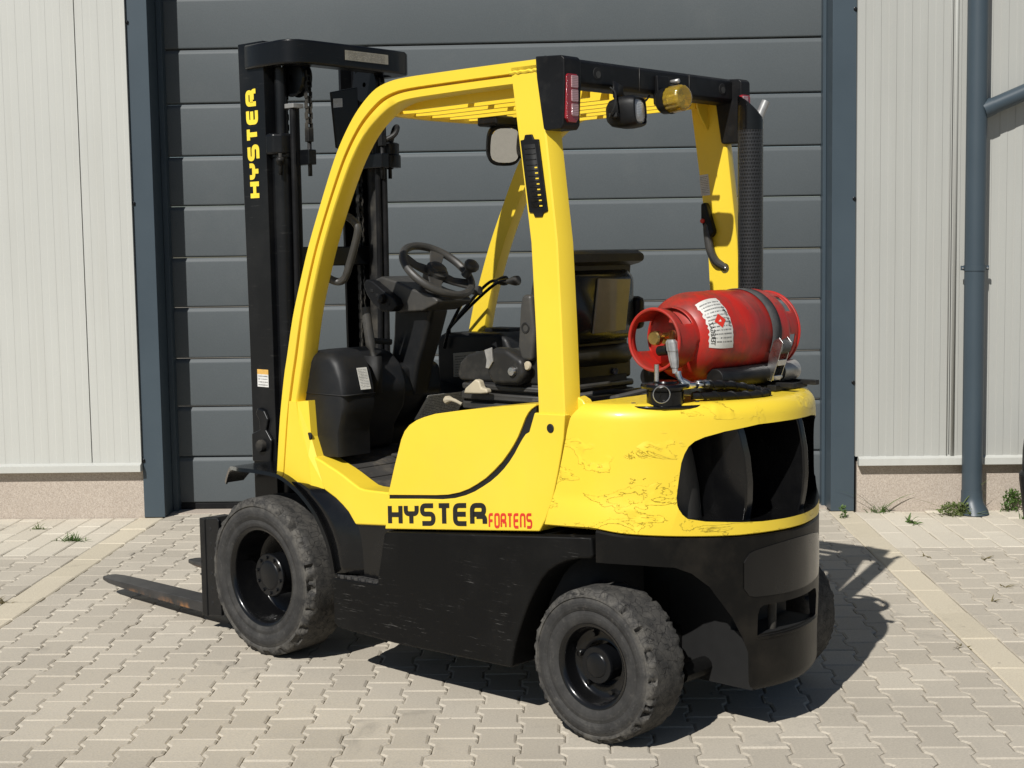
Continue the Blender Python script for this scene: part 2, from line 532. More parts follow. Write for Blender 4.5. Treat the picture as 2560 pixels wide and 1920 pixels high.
def boolean_cut(o, cutters):
    for c in cutters:
        m = o.modifiers.new('cut', 'BOOLEAN'); m.operation = 'DIFFERENCE'; m.object = c; m.solver = 'EXACT'
    dg = bpy.context.evaluated_depsgraph_get()
    me = bpy.data.meshes.new_from_object(o.evaluated_get(dg))
    o.modifiers.clear()
    o.data = me
    bm = bmesh.new(); bm.from_mesh(me)
    for e in bm.edges:
        e.smooth = not (len(e.link_faces) == 2 and e.calc_face_angle(0) > radians(32))
    bm.to_mesh(me); bm.free()
    me.polygons.foreach_set('use_smooth', [True]*len(me.polygons))
    for c in cutters:
        bpy.data.objects.remove(c, do_unlink=True)

def lerp(a, b, t): return a+(b-a)*t
def interp(tab, x):
    if x <= tab[0][0]: return tab[0][1]
    for (a, b), (c, d) in zip(tab[:-1], tab[1:]):
        if x <= c: return lerp(b, d, (x-a)/(c-a))
    return tab[-1][1]
def smooth_path(pts, k=4):
    """Catmull-Rom through the points."""
    P = [Vector(p) for p in pts]; out = []
    for i in range(len(P)-1):
        p0 = P[max(i-1, 0)]; p1 = P[i]; p2 = P[i+1]; p3 = P[min(i+2, len(P)-1)]
        for j in range(k):
            t = j/k
            out.append(0.5*((2*p1)+(p2-p0)*t+(2*p0-5*p1+4*p2-p3)*t*t+(3*p1-p0-3*p2+p3)*t**3))
    out.append(P[-1])
    return out

# ================================================================== SETTING: ground and paving
def m_paver(name, c_lo, c_hi, dark):
    t = NT(name)
    oi = t.n('ShaderNodeObjectInfo')
    at = t.n('ShaderNodeAttribute', attribute_name='rnd')
    rnd = t.math('FRACT', t.math('ADD', oi.outputs['Random'], at.outputs['Fac']))
    g = t.n('ShaderNodeNewGeometry')
    pos = g.outputs['Position']
    col = t.ramp(rnd, [(0.0, c_lo), (1.0, c_hi)])
    big = t.noise(pos, 0.9, 5, 0.6)
    col = t.mix(t.ramp(big, [(0.45, GREY(0)), (0.70, GREY(0.32))]), col, dark)
    sp = t.noise(pos, 2.1, 6, 0.62, 0.8)
    col = t.mix(t.ramp(sp, [(0.62, GREY(0)), (0.70, GREY(0.42))]), col, tuple(c*.72 for c in dark))
    dot = t.noise(pos, 17, 3, 0.5)
    col = t.mix(t.ramp(dot, [(0.735, GREY(0)), (0.76, GREY(0.6))]), col, tuple(c*.5 for c in dark))
    st = t.noise(pos, 4.5, 7, 0.7)
    col = t.mix(t.ramp(st, [(0.60, GREY(0)), (0.74, GREY(0.45))]), col, dark)
    fine = t.noise(pos, 140, 6, 0.75)
    col = t.mix(0.5, col, t.ramp(fine, [(0.25, GREY(0.26)), (0.5, GREY(0.5)), (0.8, GREY(0.72))]), 'OVERLAY')
    gr = t.noise(pos, 420, 3, 0.7)
    nb = t.bump(gr, 0.3, 0.0015)
    nb = t.bump(fine, 0.25, 0.003, nb)
    return t.set(base=col, rough=0.9, spec=0.2, normal=nb)
M['paver'] = m_paver('concrete_paver', (0.425, 0.382, 0.312), (0.505, 0.457, 0.376), (0.285, 0.262, 0.225))
M['kerbslab'] = m_paver('sand_coloured_slab', (0.52, 0.462, 0.352), (0.575, 0.512, 0.395), (0.42, 0.375, 0.295))
M['rectpaver'] = m_paver('pale_rectangular_paver', (0.53, 0.482, 0.395), (0.60, 0.55, 0.455), (0.40, 0.365, 0.305))
def m_sand():
    t = NT('joint_sand')
    g = t.n('ShaderNodeNewGeometry')
    n = t.noise(g.outputs['Position'], 60, 6, 0.7)
    col = t.ramp(n, [(0.3, (0.24, 0.215, 0.175)), (0.7, (0.40, 0.36, 0.29))])
    return t.set(base=col, rough=0.95, normal=t.bump(n, 0.6, 0.004))
M['sand'] = m_sand()

ground = MB().add([(-300, -300, -0.0085), (300, -300, -0.0085), (300, 300, -0.0085), (-300, 300, -0.0085)], [(0, 1, 2, 3)]).build('ground', 'sand', smooth=False)
tag(ground, 'pale joint sand and open ground under the paving', None, kind='structure')

CHAM, DROP = 0.0070, 0.0042
def paver_mesh(outline, inset=CHAM):
    """outline counter-clockwise; chamfered top, short sides."""
    n = len(outline); V = []
    pts = [Vector((p[0], p[1])) for p in outline]
    inn = []
    for i in range(n):
        a, b, c = pts[i-1], pts[i], pts[(i+1) % n]
        d1 = (b-a).normalized(); d2 = (c-b).normalized()
        n1 = Vector((-d1.y, d1.x)); n2 = Vector((-d2.y, d2.x))
        k = n1+n2
        k = k/ max(k.length_squared, 1e-6) * 2
        inn.append(b + k*inset)
    V = [(p.x, p.y, -0.04) for p in pts] + [(p.x, p.y, -DROP) for p in pts] + [(p.x, p.y, 0.0) for p in inn]
    F = [tuple(range(2*n, 3*n))]
    for i in range(n):
        j = (i+1) % n
        F.append((i, j, n+j, n+i)); F.append((n+i, n+j, 2*n+j, 2*n+i))
    return V, F

PITX, PITY, GAP = 0.1396, 0.2033, 0.0018
def beh_outline(gap=GAP):
    wf, ww = 0.0795-gap/2, 0.0601-gap/2
    L = PITY-gap; h = L/2
    q1, q2 = PITY/4+0.012, PITY/4-0.012
    # right side going up, left side going down (ccw)
    return [(-wf, -h), (wf, -h), (wf, -q1), (ww, -q2), (ww, q2), (wf, q1), (wf, h), (-wf, h), (-wf, q1), (-ww, q2), (-ww, -q2), (-wf, -q1)]
def rect_outline(w, l, gap=GAP):
    a, b = w/2-gap/2, l/2-gap/2
    return [(-a, -b), (a, -b), (a, b), (-a, b)]

def in_view(x, y):
    d = Vector((x, y, 0))-Vector((0, 0, CAM_H))
    z = d.dot(fwd)
    if z < 0.5: return False
    px = d.dot(r2)/z*FPX/1280; py = d.dot(u2)/z*FPX/1280
    return abs(px) < 1.06 and abs(py) < 0.80

def clip_poly(poly, x0, x1, y0, y1):
    for ax, lim, sgn in ((0, x0, 1), (0, x1, -1), (1, y0, 1), (1, y1, -1)):
        out = []
        for i in range(len(poly)):
            a, b = poly[i-1], poly[i]
            ia, ib = (a[ax]-lim)*sgn >= 0, (b[ax]-lim)*sgn >= 0
            if ia != ib:
                t = (lim-a[ax])/(b[ax]-a[ax])
                out.append((a[0]+(b[0]-a[0])*t, a[1]+(b[1]-a[1])*t))
            if ib: out.append(b)
        poly = out
        if len(poly) < 3: return []
    res = []
    for p in poly:
        if not res or hypot(p[0]-res[-1][0], p[1]-res[-1][1]) > .004: res.append(p)
    if len(res) > 2 and hypot(res[0][0]-res[-1][0], res[0][1]-res[-1][1]) < .004: res.pop()
    return res
blocks = []   # kind, x, y
col0 = -0.778
XL0, XL1, XR0, XR1 = -2.533, -2.379, 1.560, 1.706
for ci in range(-40, 42):
    cx = col0+ci*PITX
    for ri in range(-8, 24):
        cy = 4.674+PITY*0.5+ri*PITY+(PITY/2 if ci % 2 else 0)
        if cy < 3.3: continue
        for (fx0, fx1, fy1) in ((XL1, XR0, 8.80), (-4.2, XL0, 7.498), (XR1, 3.6, 7.518)):
            hx, hy = 0.0795, PITY/2
            if cx+hx < fx0 or cx-hx > fx1 or cy-hy > fy1: continue
            if cx-hx >= fx0-.002 and cx+hx <= fx1+.002 and cy+hy <= fy1+.002:
                blocks.append(('b', cx, cy))
            else:
                ol = clip_poly(beh_outline(), fx0-cx+.0015, fx1-cx-.0015, -9, fy1-cy-.0015)
                if len(ol) > 2 and max(p[0] for p in ol)-min(p[0] for p in ol) > .022 and max(p[1] for p in ol)-min(p[1] for p in ol) > .022:
                    blocks.append(('c', cx, cy, ol))
for (a, b) in ((XL0, XL1), (XR0, XR1)):
    k = 0
    while True:
        y0 = 3.263+k*0.4125
        if y0 > 8.55: break
        y1 = min(y0+0.4125, 8.585)
        blocks.append(('k', (a+b)/2, (y0+y1)/2, b-a, y1-y0)); k += 1
rr = random.Random(3)
def rect_field(x0, x1, y0, y1, w, l):
    n = int(round((x1-x0)/w)); w = (x1-x0)/n
    for i in range(n):
        y = y0 - (l/2 if i % 2 else 0)
        while y < y1-0.02:
            a = max(y, y0); b = min(y+l, y1)
            if b-a > 0.03: blocks.append(('r', x0+(i+0.5)*w, (a+b)/2, w, b-a))
            y += l
rect_field(-4.2, XL0, 7.50, 8.575, 0.138, 0.40)
rect_field(XR1, 3.6, 7.52, 8.575, 0.131, 0.40)
paving = empty('paving')
tag(paving, 'pale interlocking concrete block paving in front of the warehouse door', None, kind='structure')
vis = [b for b in blocks if in_view(b[1], b[2])]
vis.sort(key=lambda b: hypot(b[1], b[2]))
def hidden_under_truck(x, y):
    return False
indiv = set(id(b) for b in vis if b[0] == 'b')
indiv = set(id(b) for b in [q for q in vis if q[0] == 'b'][:300])
indiv |= set(id(b) for b in vis if b[0] == 'k')
indiv |= set(id(b) for b in vis if b[0] == 'r')
beh_me = []
for k in range(4):
    rj = random.Random(20+k)
    ol = [(x+rj.uniform(-.0012, .0012), y+rj.uniform(-.0012, .0012)) for x, y in beh_outline()]
    V, F = paver_mesh(ol, CHAM*rj.uniform(.8, 1.15))
    me = bpy.data.meshes.new('paver_%d' % k); me.from_pydata(V, [], F); me.materials.append(M['paver']); beh_me.append((me, V, F))
rectcache = {}
def rect_me(kind, w, l):
    key = (kind, round(w, 3), round(l, 3))
    if key not in rectcache:
        V, F = paver_mesh(rect_outline(w, l))
        me = bpy.data.meshes.new({'k': 'kerb_slab', 'r': 'rectangular_paver', 'f': 'filler_paver'}[kind])
        me.from_pydata(V, [], F)
        me.materials.append(M[{'k': 'kerbslab', 'r': 'rectpaver', 'f': 'paver'}[kind]])
        rectcache[key] = (me, V, F)
    return rectcache[key]
rest = {'b': MB(), 'r': MB(), 'k': MB(), 'c': MB()}
restrnd = {k: [] for k in rest}
for b in blocks:
    kind, x, y = b[:3]
    dz = rr.gauss(0, 0.0009)
    tx, ty = rr.gauss(0, 0.006), rr.gauss(0, 0.006)
    if kind == 'b': me, V, F = beh_me[rr.randrange(4)]
    elif kind == 'c': V, F = paver_mesh(b[3], .005)
    else: me, V, F = rect_me(kind, b[3], b[4])
    if id(b) in indiv:
        o = bpy.data.objects.new({'b': 'paver', 'k': 'kerb_slab', 'r': 'rectangular_paver', 'f': 'filler_paver'}[kind], me)
        COL.objects.link(o); o.parent = paving
        o.location = (x, y, dz); o.rotation_euler = (tx, ty, rr.gauss(0, 0.004))
    else:
        rest[kind].add([(x+p[0], y+p[1], p[2]+dz+p[1]*tx-p[0]*ty) for p in V], F)
        restrnd[kind] += [rr.random()]*len(F)
for kind, nm, mt in (('b', 'farther_pavers', 'paver'), ('r', 'farther_rectangular_pavers', 'rectpaver'), ('k', 'farther_kerb_slabs', 'kerbslab'), ('c', 'cut_edge_pavers', 'paver')):
    if rest[kind].v:
        me = bpy.data.meshes.new(nm); me.from_pydata(rest[kind].v, [], rest[kind].f); me.materials.append(M[mt])
        a = me.attributes.new('rnd', 'FLOAT', 'FACE')
        a.data.foreach_set('value', restrnd[kind])
        o = bpy.data.objects.new(nm, me); COL.objects.link(o); o.parent = paving
        tag(o, kind='stuff')

# ================================================================== SETTING: warehouse
WALLY, DOORY = 8.58, 8.82
def m_clad(name, k):
    t = NT(name)
    g = t.n('ShaderNodeNewGeometry')
    n = t.noise(g.outputs['Position'], 1.2, 4)
    col = t.ramp(n, [(0.3, (0.462*k, 0.465*k, 0.432*k)), (0.7, (0.490*k, 0.493*k, 0.458*k))])
    f = t.noise(g.outputs['Position'], 220, 4, 0.7)
    col = t.mix(0.10, col, t.ramp(f, [(0.3, GREY(0.35)), (0.7, GREY(0.65))]), 'OVERLAY')
    mp_ = t.n('ShaderNodeMapping'); mp_.inputs['Scale'].default_value = (14, 14, 0.5); t.l(g.outputs['Position'], mp_.inputs[0])
    stk = t.noise(mp_.outputs[0], 1.0, 5, 0.6)
    col = t.mix(t.ramp(stk, [(0.5, GREY(0)), (0.75, GREY(0.22))]), col, (0.36*k, 0.35*k, 0.31*k))
    return t.set(base=col, rough=0.42, spec=0.4, normal=t.bump(f, 0.05, 0.001))
M['clad'] = m_clad('pale_grey_metal_cladding', 1.0)
M['clad_r'] = m_clad('darker_metal_cladding', 0.80)  # same cladding colours scaled darker, for the panels right of the door
def m_frame():
    t = NT('blue_grey_steel')
    g = t.n('ShaderNodeNewGeometry')
    n = t.noise(g.outputs['Position'], 2.5, 4)
    col = t.ramp(n, [(0.3, (0.040, 0.058, 0.073)), (0.7, (0.048, 0.068, 0.084))])
    return t.set(base=col, rough=0.42, spec=0.45, normal=t.bump(t.noise(g.outputs['Position'], 90, 3), 0.04, 0.002))
M['frame'] = m_frame()
def m_door():
    t = NT('anthracite_door_steel')
    g = t.n('ShaderNodeNewGeometry')
    n = t.noise(g.outputs['Position'], 1.5, 4)
    col = t.ramp(n, [(0.3, (0.077, 0.089, 0.095)), (0.7, (0.085, 0.097, 0.103))])
    gr = t.noise(g.outputs['Position'], 130, 4, 0.6)
    col = t.mix(0.16, col, t.ramp(gr, [(0.3, GREY(0.3)), (0.7, GREY(0.7))]), 'OVERLAY')
    dirt = t.noise(g.outputs['Position'], 2.0, 7, 0.7)
    col = t.mix(t.ramp(dirt, [(0.55, GREY(0)), (0.8, GREY(0.2))]), col, (0.15, 0.155, 0.152))
    return t.set(base=col, rough=0.55, spec=0.28, normal=t.bump(gr, 0.22, 0.002))
M['door'] = m_door()
def m_render():
    t = NT('mosaic_plinth_render')
    g = t.n('ShaderNodeNewGeometry')
    v = t.n('ShaderNodeTexVoronoi'); v.inputs['Scale'].default_value = 260
    t.l(g.outputs['Position'], v.inputs['Vector'])
    n = t.noise(g.outputs['Position'], 170, 4, 0.7)
    col = t.ramp(n, [(0.25, (0.25, 0.20, 0.165)), (0.5, (0.42, 0.36, 0.30)), (0.75, (0.58, 0.52, 0.45))])
    big = t.noise(g.outputs['Position'], 2.4, 5, 0.6)
    col = t.mix(t.ramp(big, [(0.45, GREY(0)), (0.75, GREY(0.25))]), col, (0.30, 0.25, 0.20))
    return t.set(base=col, rough=0.85, normal=t.bump(v.outputs['Distance'], 0.4, 0.003))
M['render'] = m_render()

wh = empty('warehouse', (0, WALLY, 0), 0, 'warehouse front of pale ribbed metal cladding with blue-grey door frame and rendered plinth', 'building')
TOPZ = 4.6
def clad_panel(x0, x1, z0, z1, phase=0.0):
    """micro-lined sheet: flats 44 mm wide alternating 2.2 mm in depth, small sloped sides, real thickness."""
    front = []
    x = x0; lvl = 0; e = 0.0030; dep = 0.0024 if phase else 0.0012; w = 0.0438
    k = 0
    while x < x1-1e-4:
        nx = min(x+w, x1)
        y = -0.030 - (dep if k % 2 == 0 else 0.0)
        front.append((x+(e if k else 0), y)); front.append((nx-(0 if nx < x1 else 0), y))
        x = nx; k += 1
    prof = front + [(x1, 0.0), (x0, 0.0)]
    return MB().prism(prof, z0, z1, 'z')
BOTL, BOTR = 0.335, 0.328
LPAN = [(-4.80, -3.792), (-3.789, -2.789), (-2.783, -2.492)]
RPAN = [(1.704, 2.240), (2.246, 3.246), (3.252, 4.25)]
for (a, b) in LPAN:
    clad_panel(a, b, BOTL, TOPZ).build('cladding_panel', 'clad', wh, smooth=False)
for (a, b) in RPAN:
    clad_panel(a, b, BOTR, TOPZ, 1).build('cladding_panel', 'clad_r', wh, smooth=False)
# joint cover strip beside the downpipe
MB().box(2.226, 2.232, -0.036, -0.0325, BOTR, TOPZ).build('joint_trim', 'clad_r', wh)
MB().box(2.252, 2.272, -0.038, -0.0325, BOTR, TOPZ).build('joint_trim', 'clad_r', wh)
for a, b, bz in ((-4.80, -2.492, BOTL), (1.720, 4.25, BOTR)):
    MB().prism([(-0.012, bz+0.010), (-0.040, bz-0.004), (-0.060, bz-0.012), (-0.060, bz-0.050), (-0.056, bz-0.052), (-0.010, bz-0.050)], a, b, 'x').build('base_flashing', 'clad', wh, smooth=False)
    MB().box(a, b, 0.0, 0.35, -0.1, bz-0.03).build('plinth', 'render', wh, smooth=False)
    MB().box(a, b, 0.002, 0.30, bz-0.03, TOPZ).build('wall_core', 'frame', wh, smooth=False)
# steel door frame: two posts with reveals and a lintel far above the picture
def post(x0, x1, name='door_post'):
    return MB().box(x0, x1, -0.012, 0.262, 0.004, TOPZ).build(name, 'frame', wh, bevel=0.003)
post(-2.491, -2.367); post(1.566, 1.7025)
for sx, x0, x1 in ((1, -2.366, -2.335), (-1, 1.545, 1.565)):
    MB().box(x0, x1, 0.17, 0.26, 0.0, TOPZ).build('guide_rail_cover', 'frame' if sx < 0 else 'frame', wh, bevel=0.002)
MB().box(-2.366, 1.565, -0.010, 0.25, 3.52, TOPZ).build('door_lintel', 'frame', wh, bevel=0.003)
sc = MB()
for x, z in ((-2.484, 2.90), (-2.484, 1.86), (-2.484, 0.345)):
    MB().lathe([(0.0005, -0.011), (0.008, -0.010), (0.009, -0.004), (0.011, -0.003), (0.011, 0)], (x, -0.012, z), 'y', 10).build('screw', 'mast', wh)
for x, z in ((1.694, 2.89), (1.694, 1.82), (1.694, 0.76)):
    MB().lathe([(0.0005, -0.011), (0.008, -0.010), (0.009, -0.004), (0.011, -0.003), (0.011, 0)], (x, -0.012, z), 'y', 10).build('screw', 'mast', wh)
MB().box(-2.366, 1.565, 0.10, 0.60, -0.2, 0.006).build('threshold_strip', 'render', wh, smooth=False)

door = empty('garage_door', (0, DOORY, 0), 0, 'closed anthracite sectional garage door with horizontal ribs', 'garage door')
seams = [0.045, 0.329, 0.637, 0.930, 1.239, 1.540, 1.847, 2.143, 2.452, 2.772, 3.08, 3.39, 3.56]
for i in range(len(seams)-1):
    a, b = seams[i], seams[i+1]
    # face flat, with a lip below each seam (rounded upper edge that catches the sun) and a dark slit above it
    prof = [(0.045, a+0.001), (-0.0, a+0.0045), (-0.0045, a+0.008), (-0.006, a+0.014), (-0.006, b-0.030), (-0.0055, b-0.022), (0.0035, b-0.009), (0.006, b-0.005), (0.006, b-0.0035), (0.045, b-0.001)]
    MB().prism(prof, -2.36, 1.56, 'x').build('door_section', 'door', door, angle=45)
MB().box(-2.36, 1.56, 0.004, 0.045, 0.007, 0.047).build('bottom_seal', 'bumper_plastic', door, bevel=0.006)

# ------------------------------------------------------------------ downpipe
dp = empty('downpipe', (2.357, 8.47, 0.0), 0, 'blue-grey rainwater downpipe with sloping branch pipe on the right wall', 'downpipe')
R_P = 0.0575
MB().lathe([(R_P, 0.09), (R_P, TOPZ)], (0, 0, 0), 'z', 32, True).build('pipe', 'frame', dp)
shoe = []
for z, rx, ry, oy in ((0.004, 0.082, 0.085, -0.03), (0.03, 0.076, 0.078, -0.022), (0.07, 0.064, 0.064, -0.006), (0.10, 0.0605, 0.0605, 0.0), (0.135, 0.0605, 0.0605, 0.0)):
    shoe.append([(rx*cos(2*pi*k/32)+(0.008 if z < .05 else 0), oy+ry*sin(2*pi*k/32), z) for k in range(32)])
MB().loft(shoe).build('outlet_shoe', 'frame', dp)
for cz in (1.415, 3.6):
    MB().lathe([(R_P, -0.016), (R_P+0.004, -0.016), (R_P+0.004, 0.016), (R_P, 0.016)], (0, 0, cz), 'z', 32).build('bracket', 'frame', dp)
    for bx in ((-R_P-0.022, -R_P, -0.004, 0.004), (R_P, R_P+0.022, -0.004, 0.004), (-0.008, 0.008, R_P, 0.085)):
        MB().box(*bx, cz-0.013, cz+0.013).build('bracket_lug', 'frame', dp, bevel=0.001)
    for sx in (-1, 1):
        MB().lathe([(0.0003, -0.008), (0.006, -0.007), (0.006, 0)], (sx*(R_P+0.012), -0.004, cz), 'y', 8).build('bracket_bolt', 'steel', dp)
d = Vector((0.235, -0.0, 0.098)).normalized()
A = Vector((0.035, -0.01, 2.30))
MB().tube([A, A+d*0.05, A+d*1.6], 0.046, 24).build('branch_pipe', 'frame', dp)
MB().tube([A-d*0.005, A+d*0.055], 0.050, 24).build('branch_collar', 'frame', dp)

# ------------------------------------------------------------------ weeds growing in the joints
def m_leaf(name, a, b):
    t = NT(name)
    oi = t.n('ShaderNodeNewGeometry')
    n = t.noise(oi.outputs['Position'], 60, 3)
    col = t.ramp(n, [(0.3, a), (0.7, b)])
    t.set(base=col, rough=0.6)
    tr = t.n('ShaderNodeBsdfTranslucent'); t.l(col, tr.inputs[0])
    mx = t.n('ShaderNodeMixShader'); mx.inputs[0].default_value = 0.35
    t.l(t.b.outputs[0], mx.inputs[1]); t.l(tr.outputs[0], mx.inputs[2]); t.l(mx.outputs[0], t.out.inputs[0])
    return t.m
M['leaf'] = m_leaf('weed_leaf', (0.055, 0.115, 0.022), (0.12, 0.20, 0.045))
M['leaf_pale'] = m_leaf('pale_weed_leaf', (0.11, 0.15, 0.045), (0.20, 0.25, 0.085))
M['straw'] = m_leaf('dry_grass', (0.16, 0.13, 0.06), (0.25, 0.21, 0.10))
def blade(mb, base, ang, ln, lean, w, curl=0.5):
    pts = []; n = 5
    for i in range(n+1):
        t = i/n
        a = lean+curl*t
        pts.append((ln*t*sin(lean+curl*t*0.6), ln*t*cos(lean+curl*t*0.6)))
    side = Vector((-sin(ang), cos(ang), 0)); out = Vector((cos(ang), sin(ang), 0))
    V = []
    for i, (r, z) in enumerate(pts):
        ww = w*(1-(i/n)**1.6)*0.5+0.0004
        p = Vector(base)+out*r+Vector((0, 0, max(z, 0.001)))
        V += [p-side*ww, p+side*ww+Vector((0, 0, ww*0.6))]
    F = [(2*i, 2*i+1, 2*i+3, 2*i+2) for i in range(n)]
    mb.add(V, F)
def leafy(mb, c, rx, ry, rz, n, size, rg):
    for _ in range(n):
        a = rg.uniform(0, 2*pi); q = sqrt(rg.random())
        z = rg.random()**0.8
        p = Vector((c[0]+rx*q*cos(a)*(1-0.5*z), c[1]+ry*q*sin(a)*(1-0.5*z), 0.004+rz*z))
        dr = Vector((rg.gauss(0, 1), rg.gauss(0, 1), rg.gauss(0.5, 0.5))).normalized()
        s = dr.cross(Vector((rg.gauss(0, 1), rg.gauss(0, 1), rg.gauss(0, 1)))).normalized()
        l = size*rg.uniform(0.6, 1.3)
        mb.add([p, p+dr*l*0.5+s*l*0.28, p+dr*l, p+dr*l*0.5-s*l*0.28], [(0, 1, 2, 3)])
def weed(name, x, y, label, blades=0, ln=0.1, leaf=0, rx=.05, ry=.04, rz=.06, size=.018, mat='leaf', seed=1, lean=(0.2, 1.0), long_=(), w=0.006):
    rg = random.Random(seed)
    e = empty(name, (x, y, 0.0), 0, label, 'weed', 'weeds in the paving joints')
    if blades:
        mb = MB()
        for _ in range(blades):
            blade(mb, (rg.gauss(0, rx*0.5), rg.gauss(0, ry*0.5), -0.004), rg.uniform(0, 2*pi), ln*rg.uniform(.5, 1.2), rg.uniform(*lean), w*rg.uniform(.6, 1.2), rg.uniform(.2, 1.0))
        mb.build('blades', mat, e, smooth=False)
    if leaf:
        mb = MB(); leafy(mb, (0, 0, 0), rx, ry, rz, leaf, size, rg); mb.build('leaves', mat, e, smooth=False)
    for (ang, l, le) in long_:
        mb = MB(); blade(mb, (0, 0, 0), ang, l, le, 0.008, 0.5)
        tip = Vector((cos(ang)*sin(le+.3)*l, sin(ang)*sin(le+.3)*l, cos(le+.3)*l))
        mb.build('long_stalk', mat, e, smooth=False)
    return e
weed('weed', 1.845, 8.535, 'grass tuft with long bent stalks at the wall beside the right door post', blades=34, ln=.075, rx=.06, ry=.025, seed=1, long_=((pi*.98, .30, .80), (pi*.93, .24, .62), (0.1, .24, .80), (pi*1.02, .2, 1.25)))
weed('weed', 1.945, 8.19, 'small broad-leaved weed in the paving right of the door post', blades=20, ln=.065, rx=.028, ry=.04, seed=2, w=0.014, lean=(.3, 1.1))
weed('weed', 2.245, 8.40, 'bushy pale green weed at the foot of the downpipe', leaf=420, rx=.125, ry=.045, rz=.068, size=.020, mat='leaf_pale', seed=3, blades=14, ln=.12, long_=((pi, .36, .95), (pi*.95, .30, 1.15), (0.2, .30, .5), (.4, .25, .75), (.3, .22, .9)))
weed('weed', 2.605, 8.53, 'upright small-leaved weed against the plinth right of the downpipe', leaf=230, rx=.07, ry=.03, rz=.115, size=.022, mat='leaf', seed=4, blades=12, ln=.07)
weed('weed', 2.60, 8.30, 'tiny seedling in the paving right of the downpipe', blades=8, ln=.05, rx=.015, ry=.012, seed=5)
weed('weed', 1.60, 8.37, 'small seedling in the paving in front of the right door post', leaf=40, rx=.022, ry=.016, rz=.06, size=.022, seed=6, blades=6, ln=.06)
weed('weed', -2.705, 7.88, 'low green grass tuft between the pale pavers on the left', blades=80, ln=.075, rx=.085, ry=.02, seed=7, lean=(.5, 1.35))
weed('weed', -3.02, 8.24, 'small grass tuft near the left plinth', blades=26, ln=.05, rx=.04, ry=.015, seed=8, lean=(.2, 1.2), mat='leaf_pale')
weed('weed', -2.54, 6.45, 'dry grass tuft along the sand-coloured slabs at the left edge', blades=30, ln=.05, rx=.05, ry=.02, seed=9, lean=(.4, 1.4), mat='straw')
for k, (x, y) in enumerate(((1.80, 7.30), (2.08, 7.22), (2.00, 6.62), (1.545, 5.62), (1.86, 6.35))):
    weed('weed', x, y, ['dry sprig in the joint beyond the right slab row, left one', 'dry sprig in the joint far right beyond the slab row', 'flat dry sprig between pavers right of the slab row', 'dark dry sprig at the near edge of the right slab row', 'dry sprig beside the right slab row, level with the shadow'][k], blades=9, ln=.055, rx=.025, ry=.015, seed=20+k, lean=(.9, 1.45), mat='straw')

# black rounded thing that just enters the picture at the right
bt = MB().lathe([(0.02, 0.0), (0.25, 0.0), (0.275, 0.03), (0.285, 0.12), (0.30, 0.24), (0.300, 0.27), (0.285, 0.29), (0.283, 0.40), (0.277, 0.46), (0.25, 0.49), (0.02, 0.49)], (0, 0, 0), 'z', 40).build('black_container', 'bumper_plastic', None, loc=(2.830, 8.12, 0.004))
tag(bt, 'black rounded container whose edge just shows at the right border', 'container')

# ================================================================== FORKLIFT (local frame: x forward, y left, z up; origin under the front axle)
TH = 0.7069
FX, FY = -0.8074, 5.9895
fl = empty('forklift', (FX, FY, 0), pi-TH, 'yellow and black counterbalance forklift standing in front of the closed garage door', 'forklift')

def circ(c, r, n=14, axis='y', a0=0, a1=2*pi):
    return [(c[0]+r*cos(lerp(a0, a1, i/n)), c[1]+r*sin(lerp(a0, a1, i/n))) for i in range(n)]

# ---------------------------------------------------------------- lettering engine
def round_poly(pts, r):
    out = []
    n = len(pts)
    for i, p in enumerate(pts):
        if i == 0 or i == n-1 or r <= 0:
            out.append(Vector(p)); continue
        a, b, c = Vector(pts[i-1]), Vector(p), Vector(pts[i+1])
        d1 = (a-b); d2 = (c-b)
        l = min(r, d1.length*0.49, d2.length*0.49)
        p1 = b+d1.normalized()*l; p2 = b+d2.normalized()*l
        for k in range(6):
            t = k/5
            out.append((1-t)**2*p1+2*t*(1-t)*b+t*t*p2)
    return out
def ribbon(pts, th, tv):
    """sweep a polyline; horizontal strokes are th thick, vertical strokes tv thick."""
    V = []; n = len(pts)
    for i, p in enumerate(pts):
        if i == 0: d = pts[1]-p
        elif i == n-1: d = p-pts[i-1]
        else: d = (pts[i+1]-p).normalized()+(p-pts[i-1]).normalized()
        d = d.normalized()
        nn = Vector((-d.y, d.x))
        w = Vector((nn.x*tv/2, nn.y*th/2))
        V.append((p+w, p-w))
    return V
GL = {
 'H': (0.62, [[(0,0),(0,1)], [(1,0),(1,1)], [(0,.5),(1,.5)]]),
 'Y': (0.62, [[(0,1),(0,.55),(1,.55),(1,1)], [(.5,.55),(.5,0)]]),
 'S': (0.62, [[(1,1),(0,1),(0,.53),(1,.53),(1,0),(0,0)]]),
 'T': (0.58, [[(0,1),(1,1)], [(.5,1),(.5,0)]]),
 'E': (0.60, [[(1,1),(0,1),(0,0),(1,0)], [(0,.52),(.95,.52)]]),
 'R': (0.64, [[(0,0),(0,1),(.96,1),(.96,.52),(.1,.52)], [(.35,.40),(1.03,.40),(1.03,0)]]),
 'F': (0.52, [[(1,1),(0,1),(0,0)], [(0,.5),(.9,.5)]]),
 'O': (0.58, [[(.5,1),(0,1),(0,0),(1,0),(1,1),(.5,1)]]),
 'N': (0.58, [[(0,0),(0,1),(1,1),(1,0)]]),
}
